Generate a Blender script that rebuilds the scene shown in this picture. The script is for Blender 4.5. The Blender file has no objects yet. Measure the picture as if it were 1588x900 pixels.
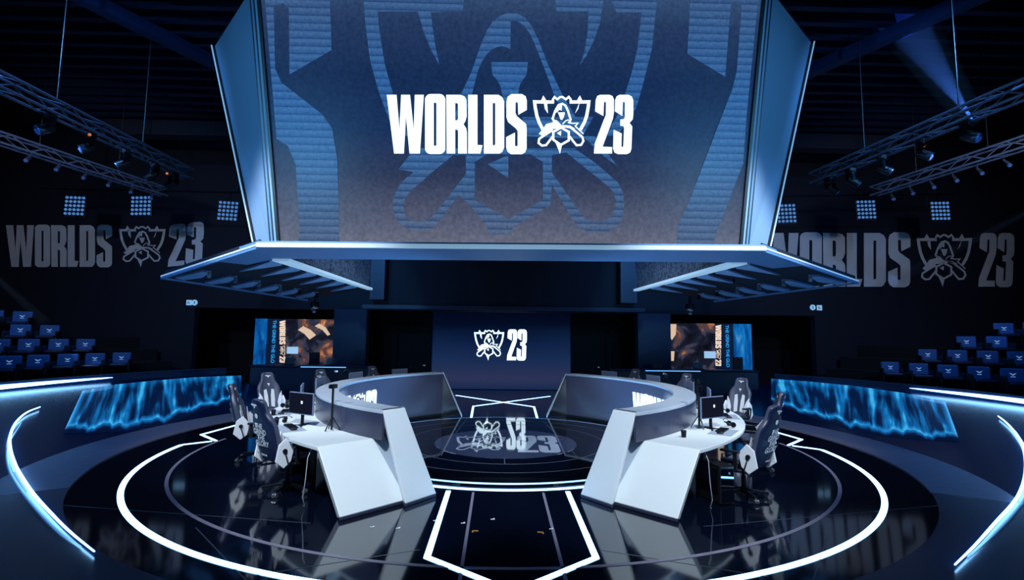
import bpy, bmesh, math, random
from mathutils import Vector, Matrix
random.seed(7)
SC = bpy.context.scene
COL = SC.collection
PI = math.pi

# ------------------------------------------------------------------ camera, world, exposure
H = 2.2                                   # camera height over the stage floor
FPX, YAW, PITCH, ROLL = 798.8, 0.0220, 0.0934, 0.0123
CAM = Vector((-0.150, 0.0, H))
_cy, _sy, _cp, _sp = math.cos(YAW), math.sin(YAW), math.cos(PITCH), math.sin(PITCH)
FWD = Vector((_sy*_cp, _cy*_cp, _sp)); _r = Vector((_cy, -_sy, 0)); _u = _r.cross(FWD)
RIGHT = _r*math.cos(ROLL) + _u*math.sin(ROLL); UP = -_r*math.sin(ROLL) + _u*math.cos(ROLL)
cd = bpy.data.cameras.new('camera'); cam = bpy.data.objects.new('camera', cd); COL.objects.link(cam)
cd.sensor_width = 36; cd.lens = FPX/1588*36; cd.clip_end = 200
cam.matrix_world = Matrix.Translation(CAM) @ Matrix((RIGHT, UP, -FWD)).transposed().to_4x4()
SC.camera = cam
SC.view_settings.view_transform = 'Standard'; SC.view_settings.look = 'None'
SC.view_settings.gamma = 1; SC.view_settings.use_curve_mapping = False
SC.view_settings.exposure = 0.0
SC.cycles.max_bounces = 6
W = bpy.data.worlds.new('hall'); SC.world = W; W.use_nodes = True
W.node_tree.nodes['Background'].inputs[0].default_value = (0.01, 0.05, 0.16, 1)
W.node_tree.nodes['Background'].inputs[1].default_value = 0.02

def lamp(name, kind, loc, to, energy, col, size=1.0, angle=50, blend=.5):
    l = bpy.data.lights.new(name, kind); l.energy = energy; l.color = col
    if kind == 'SPOT': l.spot_size = math.radians(angle); l.spot_blend = blend; l.shadow_soft_size = size
    if kind == 'AREA': l.size = size
    if kind == 'POINT': l.shadow_soft_size = size
    o = bpy.data.objects.new(name, l); COL.objects.link(o); o.location = loc
    o.rotation_euler = (Vector(to)-Vector(loc)).to_track_quat('-Z', 'Y').to_euler()
    return o
WHITE = (.86, .95, 1.0); BLUE = (.08, .36, 1.0); MIDBLUE = (.22, .55, 1.0)
for s in (-1, 1):
    lamp('desk_spot', 'SPOT', (s*2.2, 1.8, 7.2), (s*1.9, 7.2, .7), 3300, WHITE, .25, 34, .6)        # near ends of the desks
    lamp('desk_spot', 'SPOT', (s*7.6, 5.6, 7.6), (s*3.2, 10.6, .8), 2600, WHITE, .25, 46, .6)       # table tops from outside
    lamp('desk_spot', 'SPOT', (s*1.0, 12.0, 7.5), (s*3.4, 12.6, .8), 700, WHITE, .25, 60, .6)
    lamp('wing_wash', 'SPOT', (s*7.5, -2.5, 5.0), (s*5.3, 10.2, 6.0), 3600, (.17, .58, 1), .4, 34, .9)       # sides of the hanging screen
    lamp('canopy_fill', 'SPOT', (s*.8, 11.6, .5), (s*5.0, 12.2, 3.6), 330, (.25, .6, 1), .08, 120, .6)       # unseen up-light added to brighten the canopy soffits
    lamp('chair_fill', 'SPOT', (s*3.0, 3.0, 7.0), (s*4.9, 12.8, 1.0), 2200, WHITE, .2, 40, .8)  # front lamp added to brighten the chair fronts
    lamp('truss_wash', 'SPOT', (s*8.5, 7.0, 8.8), (s*8.6, 12.0, 6.5), 1000, (.12, .42, 1), .1, 80, .9)
    lamp('title_fill', 'SPOT', (s*10.5, 7.0, 6.5), (s*14.0, 20, 5.3), 950, (.66, .76, 1), .3, 60, .8)   # added to brighten the painted title on the back wall
    lamp('portal_wash', 'AREA', (s*5.2, 17.2, 5.5), (s*5.4, 19.9, 2.0), 35, BLUE, 1.0)
    lamp('seat_wash', 'SPOT', (s*8.5, 8.0, 7.0), (s*15.0, 15.0, 3.1), 1100, BLUE, .2, 17, 1.0)
    lamp('floor_wash', 'AREA', (s*9.5, 9.5, 6.0), (s*9.5, 9.5, 0), 150, (.12,.38,1), 4.0)
    lamp('ceiling_wash', 'SPOT', (s*6.5, 10.5, 6.2), (s*8.0, 12.5, 9.5), 22, BLUE, .2, 110, .8)
lamp('front_wash', 'SPOT', (0, -2.5, 7.5), (0, 9.3, 3.8), 260, MIDBLUE, .5, 60, .6)

# ------------------------------------------------------------------ pixel rays (photo 1588x900) onto real surfaces
def ray(x, y): return RIGHT*((x-794)/FPX) - UP*((y-450)/FPX) + FWD
def at_z(x, y, z=0.0): d = ray(x, y); return CAM + d*((z-H)/d.z)
def at_y(x, y, Y): d = ray(x, y); return CAM + d*((Y-CAM.y)/d.y)
def on_plane(x, y, p0, n): d = ray(x, y); return CAM + d*((p0-CAM).dot(n)/d.dot(n))

# ------------------------------------------------------------------ materials
def lin(c):
    f = lambda v: (v/255/12.92) if v/255 <= .04045 else ((v/255+.055)/1.055)**2.4
    return (f(c[0]), f(c[1]), f(c[2]), 1)
MATS = {}
def mat(name, rgb, rough=.5, metal=0, emit=None, strength=1, spec=.5, var=.12, scale=9.0, bump=0, ior=1.5, coat=0, stretch=(1,1,1)):
    if name in MATS: return MATS[name]
    m = bpy.data.materials.new(name); m.use_nodes = True; nt = m.node_tree; N = nt.nodes; L = nt.links
    b = N['Principled BSDF']; b.inputs['Roughness'].default_value = rough; b.inputs['Metallic'].default_value = metal
    b.inputs['IOR'].default_value = ior; b.inputs['Specular IOR Level'].default_value = spec
    b.inputs['Coat Weight'].default_value = coat; b.inputs['Coat Roughness'].default_value = .05
    c = lin(rgb)
    tc = N.new('ShaderNodeTexCoord'); mp = N.new('ShaderNodeMapping'); mp.inputs['Scale'].default_value = stretch
    nz = N.new('ShaderNodeTexNoise'); nz.inputs['Scale'].default_value = scale; nz.inputs['Detail'].default_value = 4
    mx = N.new('ShaderNodeMix'); mx.data_type = 'RGBA'
    mx.inputs['A'].default_value = (c[0]*(1-var), c[1]*(1-var), c[2]*(1-var), 1)
    mx.inputs['B'].default_value = (min(1, c[0]*(1+var)), min(1, c[1]*(1+var)), min(1, c[2]*(1+var)), 1)
    L.new(tc.outputs['Object'], mp.inputs[0]); L.new(mp.outputs[0], nz.inputs['Vector']); L.new(nz.outputs['Fac'], mx.inputs['Factor'])
    L.new(mx.outputs['Result'], b.inputs['Base Color'])
    if bump:
        bp = N.new('ShaderNodeBump'); bp.inputs['Strength'].default_value = bump; bp.inputs['Distance'].default_value = .01
        L.new(nz.outputs['Fac'], bp.inputs['Height']); L.new(bp.outputs[0], b.inputs['Normal'])
    if emit:
        b.inputs['Emission Color'].default_value = lin(emit) if max(emit) > 1.01 else (*emit, 1)
        b.inputs['Emission Strength'].default_value = strength
    MATS[name] = m; return m
def node_emit(name, build, base=(4, 6, 12), rough=.35):
    """a display or a painted glow: dark panel whose emission colour comes from a node graph"""
    m = bpy.data.materials.new(name); m.use_nodes = True; nt = m.node_tree
    b = nt.nodes['Principled BSDF']; b.inputs['Base Color'].default_value = lin(base); b.inputs['Roughness'].default_value = rough
    b.inputs['Emission Strength'].default_value = 1; b.inputs['Specular IOR Level'].default_value = .12
    nt.links.new(build(nt), b.inputs['Emission Color']); MATS[name] = m; return m
def ramp(nt, src, stops):
    r = nt.nodes.new('ShaderNodeValToRGB'); e = r.color_ramp.elements
    e[0].position, e[0].color = stops[0][0], lin(stops[0][1]); e[1].position, e[1].color = stops[-1][0], lin(stops[-1][1])
    for p, c in stops[1:-1]: q = e.new(p); q.color = lin(c)
    nt.links.new(src, r.inputs[0]); return r.outputs[0]
def coord(nt, which='Generated', scale=(1,1,1), rot=(0,0,0)):
    t = nt.nodes.new('ShaderNodeTexCoord'); m = nt.nodes.new('ShaderNodeMapping')
    m.inputs['Scale'].default_value = scale; m.inputs['Rotation'].default_value = rot
    nt.links.new(t.outputs[which], m.inputs[0]); return m.outputs[0]
def sep(nt, v, axis):
    s = nt.nodes.new('ShaderNodeSeparateXYZ'); nt.links.new(v, s.inputs[0]); return s.outputs[axis]
def mixc(nt, fac, a, b, mode='MIX'):
    m = nt.nodes.new('ShaderNodeMix'); m.data_type = 'RGBA'; m.blend_type = mode
    for k, v in (('Factor', fac), ('A', a), ('B', b)):
        if hasattr(v, 'is_linked'): nt.links.new(v, m.inputs[k])
        else: m.inputs[k].default_value = v
    return m.outputs['Result']
def noise(nt, v, scale, detail=3, distort=0):
    n = nt.nodes.new('ShaderNodeTexNoise'); n.inputs['Scale'].default_value = scale; n.inputs['Detail'].default_value = detail
    n.inputs['Distortion'].default_value = distort; nt.links.new(v, n.inputs['Vector']); return n.outputs['Fac']

M_white = mat('white_laminate', (222, 232, 240), .35, var=.03, scale=3)
M_rim = mat('rim_laminate', (172, 186, 205), .3, var=.03, scale=3)
M_face = mat('desk_face_panel', (78, 82, 106), .22, var=.06, scale=2)
M_black = mat('black_plastic', (14, 16, 24), .4)
M_dark = mat('dark_metal', (22, 26, 38), .35, .7)
M_chrome = mat('bright_metal', (190, 200, 215), .2, .9)
M_floor = mat('gloss_black_floor', (5, 11, 28), .07, spec=.9, ior=1.75, var=.3, scale=1.2)
M_disc = mat('gloss_black_glass', (5, 9, 20), .03, spec=1, ior=2.6, var=.2, scale=1.2)
M_band = mat('grey_walkway', (120, 119, 142), .4, var=.2, scale=6)
M_apron = mat('glossy_blue_apron', (12, 36, 78), .22, spec=.8, ior=1.7, var=.35, scale=.8)
M_seam = mat('seam_metal', (95, 105, 125), .3, .6)
M_wall = mat('black_drape_wall', (7, 13, 34), .8, var=.25, scale=.8, bump=.2)
M_pill = mat('portal_cladding', (7, 28, 62), .5, var=.15, scale=.7)
M_void = mat('black_drape', (3, 4, 9), .9, var=.3, scale=2)
M_led = mat('led_strip_white', (230, 240, 255), .4, emit=(.22, .55, 1.0), strength=7.0, var=.01)
M_ledside = mat('led_strip_soft', (230, 240, 255), .4, emit=(.12, .42, .9), strength=1.2, var=.01)
M_logo = mat('led_lettering', (240, 248, 255), .4, emit=(.70, .90, 1.0), strength=1.7, var=.01)
M_projection = mat('painted_projection_grey', (214, 212, 216), .7, var=.15, scale=1.5)  # projected light painted as grey letters
M_gobo = mat('painted_gobo_lettering', (150, 165, 190), .06, var=.15, scale=5)  # projected logo light painted as grey floor letters
M_gobodisc = mat('painted_gobo_slate', (50, 60, 88), .03, spec=1, ior=2.5, var=.15, scale=4)  # projected disc of light painted in slate
M_wing = mat('blue_wing_cladding', (120, 150, 185), .5, var=.04, scale=.8)
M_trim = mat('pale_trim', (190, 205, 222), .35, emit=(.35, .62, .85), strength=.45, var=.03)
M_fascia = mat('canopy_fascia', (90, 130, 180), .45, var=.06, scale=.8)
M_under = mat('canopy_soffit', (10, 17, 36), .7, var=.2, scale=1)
M_litpatch = mat('painted_light_patch', (120, 160, 205), .7, var=.15, scale=2)  # colour stands in for blue light falling on the soffit
M_chairf = mat('charcoal_leather', (66, 74, 98), .42, var=.12, scale=30, bump=.1)
M_chairb = mat('navy_leather', (14, 26, 62), .4, var=.15, scale=30, bump=.1)
M_chairw = mat('white_leather', (225, 232, 245), .4, var=.04, scale=30)
M_print = mat('white_print', (235, 240, 250), .6, var=.02)
M_orange = mat('warm_tape', (215, 150, 80), .6)
M_seat = mat('blue_seat_vinyl', (18, 84, 150), .5, var=.15, scale=8)
M_mat = mat('grey_desk_mat', (140, 152, 172), .8, var=.06, scale=40)
M_glassdark = mat('dark_display_glass', (10, 11, 18), .12, spec=.8, emit=(10, 12, 24), strength=1)
M_mongrey = mat('grey_monitor_shell', (104, 122, 155), .4, var=.06)
M_seatlogo = mat('seat_emblem', (200, 220, 240), .5, emit=(150, 190, 230), strength=.35)
M_lens = mat('lamp_lens', (120, 150, 190), .2, emit=(60, 105, 160), strength=1.0)
M_lensoff = mat('unlit_lamp_lens', (70, 100, 150), .15)
M_amber = mat('amber_lamp', (230, 120, 60), .3, emit=(200, 110, 70), strength=1)
M_truss = mat('truss_metal', (105, 115, 140), .4, .1)

# ------------------------------------------------------------------ mesh helpers
class MB:
    def __init__(s): s.b = bmesh.new()
    def box(s, c, size, rot=None):
        r = bmesh.ops.create_cube(s.b, size=1); M = Matrix.Translation(c)
        if rot is not None: M = M @ rot.to_4x4()
        M = M @ Matrix.Diagonal((*size, 1)); bmesh.ops.transform(s.b, matrix=M, verts=r['verts']); return s
    def bar(s, a, b, w, h=None, up=(0, 0, 1)):
        a, b = Vector(a), Vector(b); d = b-a; y = d.normalized(); x = y.cross(Vector(up))
        if x.length < 1e-4: x = Vector((1, 0, 0))
        x.normalize(); z = x.cross(y)
        return s.box((a+b)/2, (w, d.length, h or w), Matrix((x, y, z)).transposed())
    def cyl(s, a, b, r, r2=None, n=14):
        a, b = Vector(a), Vector(b); d = b-a
        M = Matrix.Translation((a+b)/2) @ d.to_track_quat('Z', 'Y').to_matrix().to_4x4()
        bmesh.ops.create_cone(s.b, cap_ends=True, segments=n, radius1=r, radius2=r if r2 is None else r2, depth=d.length, matrix=M); return s
    def ball(s, c, r, sc=(1, 1, 1), n=12):
        bmesh.ops.create_uvsphere(s.b, u_segments=n, v_segments=max(6, n*2//3), radius=r, matrix=Matrix.Translation(c) @ Matrix.Diagonal((*sc, 1))); return s
    def tube(s, pts, r, n=8):
        pts = [Vector(p) for p in pts]; rings = []
        for i, p in enumerate(pts):
            t = (pts[min(i+1, len(pts)-1)]-pts[max(i-1, 0)]).normalized()
            x = t.cross(Vector((0, 0, 1)));
            if x.length < .05: x = t.cross(Vector((1, 0, 0)))
            x.normalize(); y = x.cross(t); rr = r[i] if isinstance(r, (list, tuple)) else r
            rings.append([s.b.verts.new(p + x*rr*math.cos(2*PI*k/n) + y*rr*math.sin(2*PI*k/n)) for k in range(n)])
        for a, b in zip(rings, rings[1:]):
            for k in range(n): s.b.faces.new((a[k], a[(k+1) % n], b[(k+1) % n], b[k]))
        s.b.faces.new(rings[0][::-1]); s.b.faces.new(rings[-1]); return s
    def grid(s, rows, close=False, caps=False):
        R = [[s.b.verts.new(p) for p in r] for r in rows]
        for a, b in zip(R, R[1:]):
            n = len(a)
            for k in range(n if close else n-1):
                s.b.faces.new((a[k], a[(k+1) % n], b[(k+1) % n], b[k]))
        if caps: s.b.faces.new(R[0][::-1]); s.b.faces.new(R[-1])
        return s
    def prism(s, pts, off):
        off = Vector(off); n = len(pts); a = [s.b.verts.new(Vector(p)) for p in pts]; b = [s.b.verts.new(Vector(p)+off) for p in pts]
        s.b.faces.new(a); s.b.faces.new(b[::-1])
        for k in range(n): s.b.faces.new((a[k], b[k], b[(k+1) % n], a[(k+1) % n]))
        return s
    def ribbon(s, pts, w, z0, z1, closed=False):
        """flat strip following a floor polyline, width w, from z0 to z1"""
        P = [Vector((p[0], p[1])) for p in pts]; n = len(P); rows = []
        for i in range(n):
            if closed: a, b = P[i-1], P[(i+1) % n]
            else: a, b = P[max(i-1, 0)], P[min(i+1, n-1)]
            d1 = (P[i]-a).normalized() if (P[i]-a).length > 1e-6 else (b-P[i]).normalized()
            d2 = (b-P[i]).normalized() if (b-P[i]).length > 1e-6 else d1
            t = (d1+d2).normalized(); nr = Vector((-t.y, t.x)); k = 1/max(.35, nr.dot(Vector((-d1.y, d1.x))))
            l, r = P[i]+nr*w/2*k, P[i]-nr*w/2*k
            rows.append([(l.x, l.y, z0), (l.x, l.y, z1), (r.x, r.y, z1), (r.x, r.y, z0)])
        if closed: rows.append(rows[0])
        return s.grid(rows, close=True, caps=not closed)
    def build(s, name, m, parent=None, smooth=False, bevel=0, subsurf=0):
        bmesh.ops.remove_doubles(s.b, verts=s.b.verts, dist=1e-5); bmesh.ops.recalc_face_normals(s.b, faces=s.b.faces)
        me = bpy.data.meshes.new(name); s.b.to_mesh(me); s.b.free()
        return link(name, me, m, parent, smooth, bevel, subsurf)
def link(name, me, m, parent=None, smooth=False, bevel=0, subsurf=0):
    me.materials.append(m); o = bpy.data.objects.new(name, me); COL.objects.link(o)
    if smooth:
        for p in me.polygons: p.use_smooth = True
    if parent: o.parent = parent
    if bevel:
        q = o.modifiers.new('bevel', 'BEVEL'); q.width = bevel; q.segments = 2; q.limit_method = 'ANGLE'
    if subsurf: q = o.modifiers.new('sub', 'SUBSURF'); q.levels = subsurf; q.render_levels = subsurf
    return o
def tag(o, label=None, cat=None, group=None, kind=None):
    for k, v in (('label', label), ('category', cat), ('group', group), ('kind', kind)):
        if v: o[k] = v
    return o
def empty(name, loc=(0, 0, 0), rz=0, label=None, cat=None, group=None):
    o = bpy.data.objects.new(name, None); COL.objects.link(o); o.location = loc; o.rotation_euler.z = rz
    o.empty_display_size = .1; return tag(o, label, cat, group)
def copy_tree(o, parent=None):
    c = o.copy(); COL.objects.link(c); c.parent = parent
    for ch in [k for k in bpy.data.objects if k.parent == o]: copy_tree(ch, c)
    return c
def arc(c, r, a0, a1, n=48):
    """points on a circle; angle measured from -y toward -x (so 0 is nearest the camera)"""
    return [(c[0]-r*math.sin(math.radians(a0+(a1-a0)*i/n)), c[1]-r*math.cos(math.radians(a0+(a1-a0)*i/n))) for i in range(n+1)]

# ------------------------------------------------------------------ lettering and the trophy emblem (2-D, in a common frame)
def rrect(x0, y0, x1, y1, r, n=5):
    out = []
    for cx, cy, a in ((x1-r, y0+r, -90), (x1-r, y1-r, 0), (x0+r, y1-r, 90), (x0+r, y0+r, 180)):
        for k in range(n+1): t = math.radians(a+90*k/n); out.append((cx+r*math.cos(t), cy+r*math.sin(t)))
    return out
LW = {  # letters of the word: list of (outer, holes...)
 'W': [[(65,80),(165,80),(195,440),(212,80),(303,80),(342,440),(352,80),(445,80),(405,683),(298,683),(262,300),(240,683),(140,683)]],
 'O': [rrect(457,72,665,688,58), rrect(547,160,574,605,10)],
 'R': [[(675,80),(820,80),(860,95),(882,130),(885,300),(872,350),(852,382),(880,425),(887,470),(887,683),(797,683),(797,450),(785,437),(767,437),(767,683),(680,683)],
       [(767,165),(785,165),(797,180),(797,330),(785,343),(767,343)]],
 'L': [[(900,80),(995,80),(995,595),(1048,598),(1025,683),(900,683)]],
 'D': [[(1062,80),(1210,80),(1250,105),(1270,150),(1270,620),(1250,665),(1225,683),(1062,683)], [(1152,165),(1178,165),(1178,590),(1165,600),(1152,600)]],
 'S': [[(1293,150),(1305,100),(1345,72),(1450,72),(1490,95),(1502,140),(1502,235),(1415,285),(1410,165),(1398,150),(1385,165),(1385,270),(1400,300),(1495,380),(1500,430),(1500,630),(1485,670),(1450,690),(1340,690),(1305,665),(1290,620),(1290,515),(1380,468),(1380,600),(1392,612),(1408,600),(1408,450),(1390,425),(1310,360),(1293,310)]],
}
LN = {
 '2': [[(845,295),(945,352),(952,185),(965,178),(977,190),(975,340),(950,400),(840,690),(830,808),(1050,808),(1050,730),(935,725),(1062,380),(1073,300),(1073,150),(1055,110),(1020,95),(905,95),(870,110),(852,160)]],
 '3': [[(1085,295),(1175,352),(1180,185),(1195,178),(1207,190),(1205,370),(1190,390),(1150,395),(1150,470),(1190,475),(1197,500),(1187,720),(1173,732),(1163,720),(1168,565),(1070,520),(1063,750),(1080,795),(1120,815),(1230,815),(1270,795),(1285,750),(1295,480),(1262,435),(1300,395),(1308,330),(1308,160),(1290,115),(1250,95),(1140,95),(1105,115),(1088,160)]],
}
def toW(p): return (590+p[0]/6.617, 135+p[1]/6.617)
def toN(p): return (815+p[0]/7.828, 135+p[1]/7.828)
GLY = {k: [[toW(p) for p in q] for q in v] for k, v in LW.items()}
GLY.update({k: [[toN(p) for p in q] for q in v] for k, v in LN.items()})
EM_STROKE = [  # (points, width, closed)
 ([(345,182),(300,182),(205,182),(110,180),(118,250),(138,350),(165,430),(215,525)], 38, 0),
 ([(535,182),(580,182),(675,182),(768,180),(760,250),(742,350),(715,430),(665,520)], 38, 0),
 ([(335,185),(332,150),(352,122),(385,150),(420,122),(450,122),(490,150),(525,120),(548,150),(550,185)], 24, 0),
 ([(352,420),(328,385),(360,290),(400,220),(445,203),(485,225),(515,290),(548,395),(532,425)], 24, 0),
 ([(450,450),(490,408),(525,398)], 12, 0), ([(515,432),(575,442),(635,440),(608,475)], 14, 0), ([(598,470),(650,520),(702,570)], 14, 0),
 ([(330,522),(240,580),(165,630),(158,680),(200,712),(250,706),(300,640),(330,600)], 24, 0),
 ([(480,478),(545,490),(620,550),(690,608),(703,655),(675,703),(620,708),(580,660),(535,600)], 24, 0),
 ([(430,492),(337,545),(337,640),(428,703),(525,648),(525,545)], 26, 1)]
EM_POLY = [
 [(188,165),(215,103),(248,155),(262,200),(272,322),(235,265),(222,190)], [(690,165),(660,103),(628,155),(650,200),(600,322),(640,265),(655,190)],
 [(368,312),(405,240),(442,212),(438,288),(412,276),(385,305)], [(392,308),(478,308),(465,365),(445,400),(425,395),(415,365)],
 [(335,400),(380,405),(435,462),(540,468),(600,505),(585,525),(530,492),(420,495),(330,512),(200,592),(160,568),(205,520),(250,450),(330,430)],
 [(355,655),(430,690),(442,705),(418,812),(400,760)], [(380,562),(432,530),(430,592)]]
def stroke_quads(pts, w, closed):
    P = [Vector(p) for p in pts]; n = len(P); L = []
    for i in range(n):
        a = P[i-1] if (i or closed) else P[0]; b = P[(i+1) % n] if (i < n-1 or closed) else P[-1]
        d1 = (P[i]-a).normalized() if (P[i]-a).length > 0 else (b-P[i]).normalized(); d2 = (b-P[i]).normalized() if (b-P[i]).length > 0 else d1
        t = (d1+d2).normalized(); nr = Vector((-t.y, t.x)); k = 1/max(.5, nr.dot(Vector((-d1.y, d1.x)))); L.append((P[i]+nr*w/2*k, P[i]-nr*w/2*k))
    idx = list(range(n))+([0] if closed else [])
    return [[L[i][0], L[j][0], L[j][1], L[i][1]] for i, j in zip(idx, idx[1:])]
def clip_top(poly, y0):
    out = []
    for i in range(len(poly)):
        a, b = poly[i-1], poly[i]
        if (a[1] >= y0) != (b[1] >= y0):
            t = (y0-a[1])/(b[1]-a[1]); out.append((a[0]+(b[0]-a[0])*t, y0))
        if b[1] >= y0: out.append(tuple(b))
    return out
def flat_mesh(name, loops_list, fn, m, parent=None, depth=.0, out=None, ymin=None):
    """fill 2-D loops (first outer, rest holes), map each 2-D point with fn; depth extrudes along vector out"""
    bm = bmesh.new()
    for loops in loops_list:
        if ymin is not None:
            loops = [clip_top(q, ymin) for q in loops]; loops = [q for q in loops if len(q) > 2]
            if not loops: continue
        cu = bpy.data.curves.new('t', 'CURVE'); cu.dimensions = '2D'; cu.fill_mode = 'FRONT'
        for q in loops:
            sp = cu.splines.new('POLY'); sp.points.add(len(q)-1); sp.use_cyclic_u = True
            for i, p in enumerate(q): sp.points[i].co = (p[0], -p[1], 0, 1)
        ob = bpy.data.objects.new('t', cu); me = bpy.data.meshes.new_from_object(ob)
        base = len(bm.verts); vs = [bm.verts.new(fn(v.co.x, -v.co.y)) for v in me.vertices]
        for f in me.polygons:
            try: bm.faces.new([vs[i] for i in f.vertices])
            except ValueError: pass
        bpy.data.objects.remove(ob); bpy.data.curves.remove(cu); bpy.data.meshes.remove(me)
    if depth and out is not None:
        r = bmesh.ops.extrude_face_region(bm, geom=bm.faces[:]); vs = [e for e in r['geom'] if isinstance(e, bmesh.types.BMVert)]
        bmesh.ops.translate(bm, vec=Vector(out)*depth, verts=vs); bmesh.ops.recalc_face_normals(bm, faces=bm.faces)
    me = bpy.data.meshes.new(name); bm.to_mesh(me); bm.free(); return link(name, me, m, parent)
EM_LOOPS = [[[toN(p) for p in q]] for q in EM_POLY] + [[[toN(p) for p in q]] for st in EM_STROKE for q in stroke_quads(*st)]
# frame of the full logotype: x 600..982, y 146..240 ; emblem alone x 826..916
def logo(parent, fn, m, word=True, emblem=True, num=True, prefix='', depth=0, out=None):
    if word:
        for ch in 'WORLDS': flat_mesh('letter', [GLY[ch]], fn, m, parent, depth, out)
    if emblem: flat_mesh('trophy_emblem', EM_LOOPS, fn, m, parent, depth, out)
    if num:
        for ch in '23': flat_mesh('numeral', [GLY[ch]], fn, m, parent, depth, out)
def text_mesh(name, s, size, M, m, parent, shear=0, bold=.0, space=1.0, line=1.0):
    cu = bpy.data.curves.new('t', 'FONT'); cu.body = s; cu.size = size; cu.align_x = 'CENTER'; cu.align_y = 'CENTER'; cu.shear = shear; cu.offset = bold
    cu.space_character = space; cu.space_line = line; cu.fill_mode = 'FRONT'
    ob = bpy.data.objects.new('t', cu); me = bpy.data.meshes.new_from_object(ob); me.transform(M)
    bpy.data.objects.remove(ob); bpy.data.curves.remove(cu); me.materials.clear(); return link(name, me, m, parent)

# ------------------------------------------------------------------ setting: floor, walls, ceiling
def struct(mb, name, m, label=None, **k): return tag(mb.build(name, m, **k), label, kind='structure')
struct(MB().box((0, 11, -.15), (44, 34, .3)), 'floor', M_floor, 'glossy black arena floor')
Yw = 20.0
xs = {k: at_y(x, 485, Yw).x for k, x in dict(a=302, b=521, c=571, d=987, e=1037, f=1263).items()}
zt = 3.22
wb = MB()
for x0, x1, z0, z1 in ((-22, 22, zt, 10.2), (-22, xs['a'], 0, zt), (xs['f'], 22, 0, zt)):
    wb.box(((x0+x1)/2, Yw+.15, (z0+z1)/2), (x1-x0, .3, z1-z0))
struct(wb, 'wall_back', M_wall, 'dark back wall with three openings')
for n, (a, b) in (('trim_1', ('b', 'c')), ('trim_2', ('d', 'e'))):
    struct(MB().box(((xs[a]+xs[b])/2, Yw+.05, zt/2), (xs[b]-xs[a], .5, zt)), n, M_pill, 'blue lit pillar between the stage opening and a side opening')
struct(MB().box((0, 23.4, 2.5), (30, .2, 5.4)), 'wall_recess', M_void, 'black wall behind the openings')
for s, n in ((-1, 'wall_left'), (1, 'wall_right')):
    struct(MB().box((s*21.9, 9, 5), (.3, 22, 10.4)), n, M_wall, 'dark side wall of the hall')
struct(MB().box((0, 9, 10.3), (44, 26, .3)), 'ceiling', M_void, 'black hall ceiling')
# portal inner reveal and tall black door leaves beside the back screen
for s in (-1, 1):
    x0 = (xs['c'] if s < 0 else xs['d']); x1 = at_y(669.5 if s < 0 else 885.5, 540, 22.0).x
    o = MB(); o.box(((x0+x1)/2, 22.0, 1.7), (abs(x1-x0)-.04, .08, 3.4)); door = o.build('door_%d' % (1 if s < 0 else 2), M_void)
    tag(door, 'tall black stage door leaf %s of the rear screen' % ('left' if s < 0 else 'right'), kind='structure')
    MB().cyl((x0+(x1-x0)*.35, 21.9, .7), (x0+(x1-x0)*.35, 21.9, 2.7), .03).build('door_handle', M_dark, door)
# wall above the portal: slightly raised panels and columns
for s, nm in ((-1, 'trim_3'), (1, 'trim_4')):
    p0, p1 = (575, 597) if s < 0 else (962, 987)
    a, b = at_y(p0, 430, 19.6), at_y(p1, 430, 19.6)
    struct(MB().box(((a.x+b.x)/2, 19.75, 5.2), (b.x-a.x, .4, 3.2)), nm, M_pill, 'flat blue grey pilaster above the stage opening')
struct(MB().box((0, 19.9, 3.34), (xs['d']-xs['c']+.5, .12, .16)), 'trim_5', M_pill, 'lintel over the stage opening')

# ------------------------------------------------------------------ stage floor
C0 = (0.0, 11.11)
def round_slab(c, r, z0, z1, n=96):
    m = MB(); m.grid([[(x, y, z0) for x, y in arc(c, r, 0, 360, n)[:-1]], [(x, y, z1) for x, y in arc(c, r, 0, 360, n)[:-1]]], close=True, caps=True); return m
plat = empty('central_platform', (0, 0, 0), 0, 'round glossy black platform with lit rim at the centre of the stage', 'platform')
round_slab(C0, 3.2, 0.0, .05).build('platform_top', M_disc, plat)
MB().ribbon(arc(C0, 3.40, 0, 360, 120)[:-1], .062, 0, .006, True).build('rim_light', M_led, plat)
MB().ribbon(arc(C0, 3.215, 0, 360, 120)[:-1], .012, .03, .05, True).build('rim_light', M_ledside, plat)
MB().ribbon(arc(C0, 2.62, 0, 360, 100)[:-1], .012, .05, .053, True).build('seam', M_seam, plat)
MB().ribbon(arc(C0, 2.05, 0, 360, 100)[:-1], .012, .05, .053, True).build('seam', M_seam, plat)
for pl in ([(-.04, 9.05), (-.04, 12.4)], [(-1.0, 14.0), (-1.25, 9.6), (-1.7, 9.4)], [(1.0, 14.0), (1.3, 9.6), (1.75, 9.4)], [(1.75, 9.35), (2.2, 8.8)]):
    MB().ribbon(pl, .012, .05, .053).build('seam', M_seam, plat)
round_slab((0, 10.93), 1.46, .05, .054, 72).build('painted_gobo_disc', M_gobodisc, plat)  # gobo light on the platform, painted as a flat disc
def floor_box(x0, y0, x1, y1, u0, v0, u1, v1, z):
    """map a logo box (u,v) onto the floor rectangle seen at the pixel box"""
    a, b = at_z(x0, y1, z), at_z(x1, y1, z); far = at_z((x0+x1)/2, y0, z).y
    return lambda u, v: Vector((a.x+(b.x-a.x)*(u-u0)/(u1-u0), a.y+(far-a.y)*(v1-v)/(v1-v0), z))
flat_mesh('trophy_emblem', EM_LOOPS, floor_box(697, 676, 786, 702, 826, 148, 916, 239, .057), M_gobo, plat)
for ch in '23': flat_mesh('numeral', [GLY[ch]], floor_box(803, 676, 874, 702, 921, 147, 982, 239, .057), M_gobo, plat)

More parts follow.
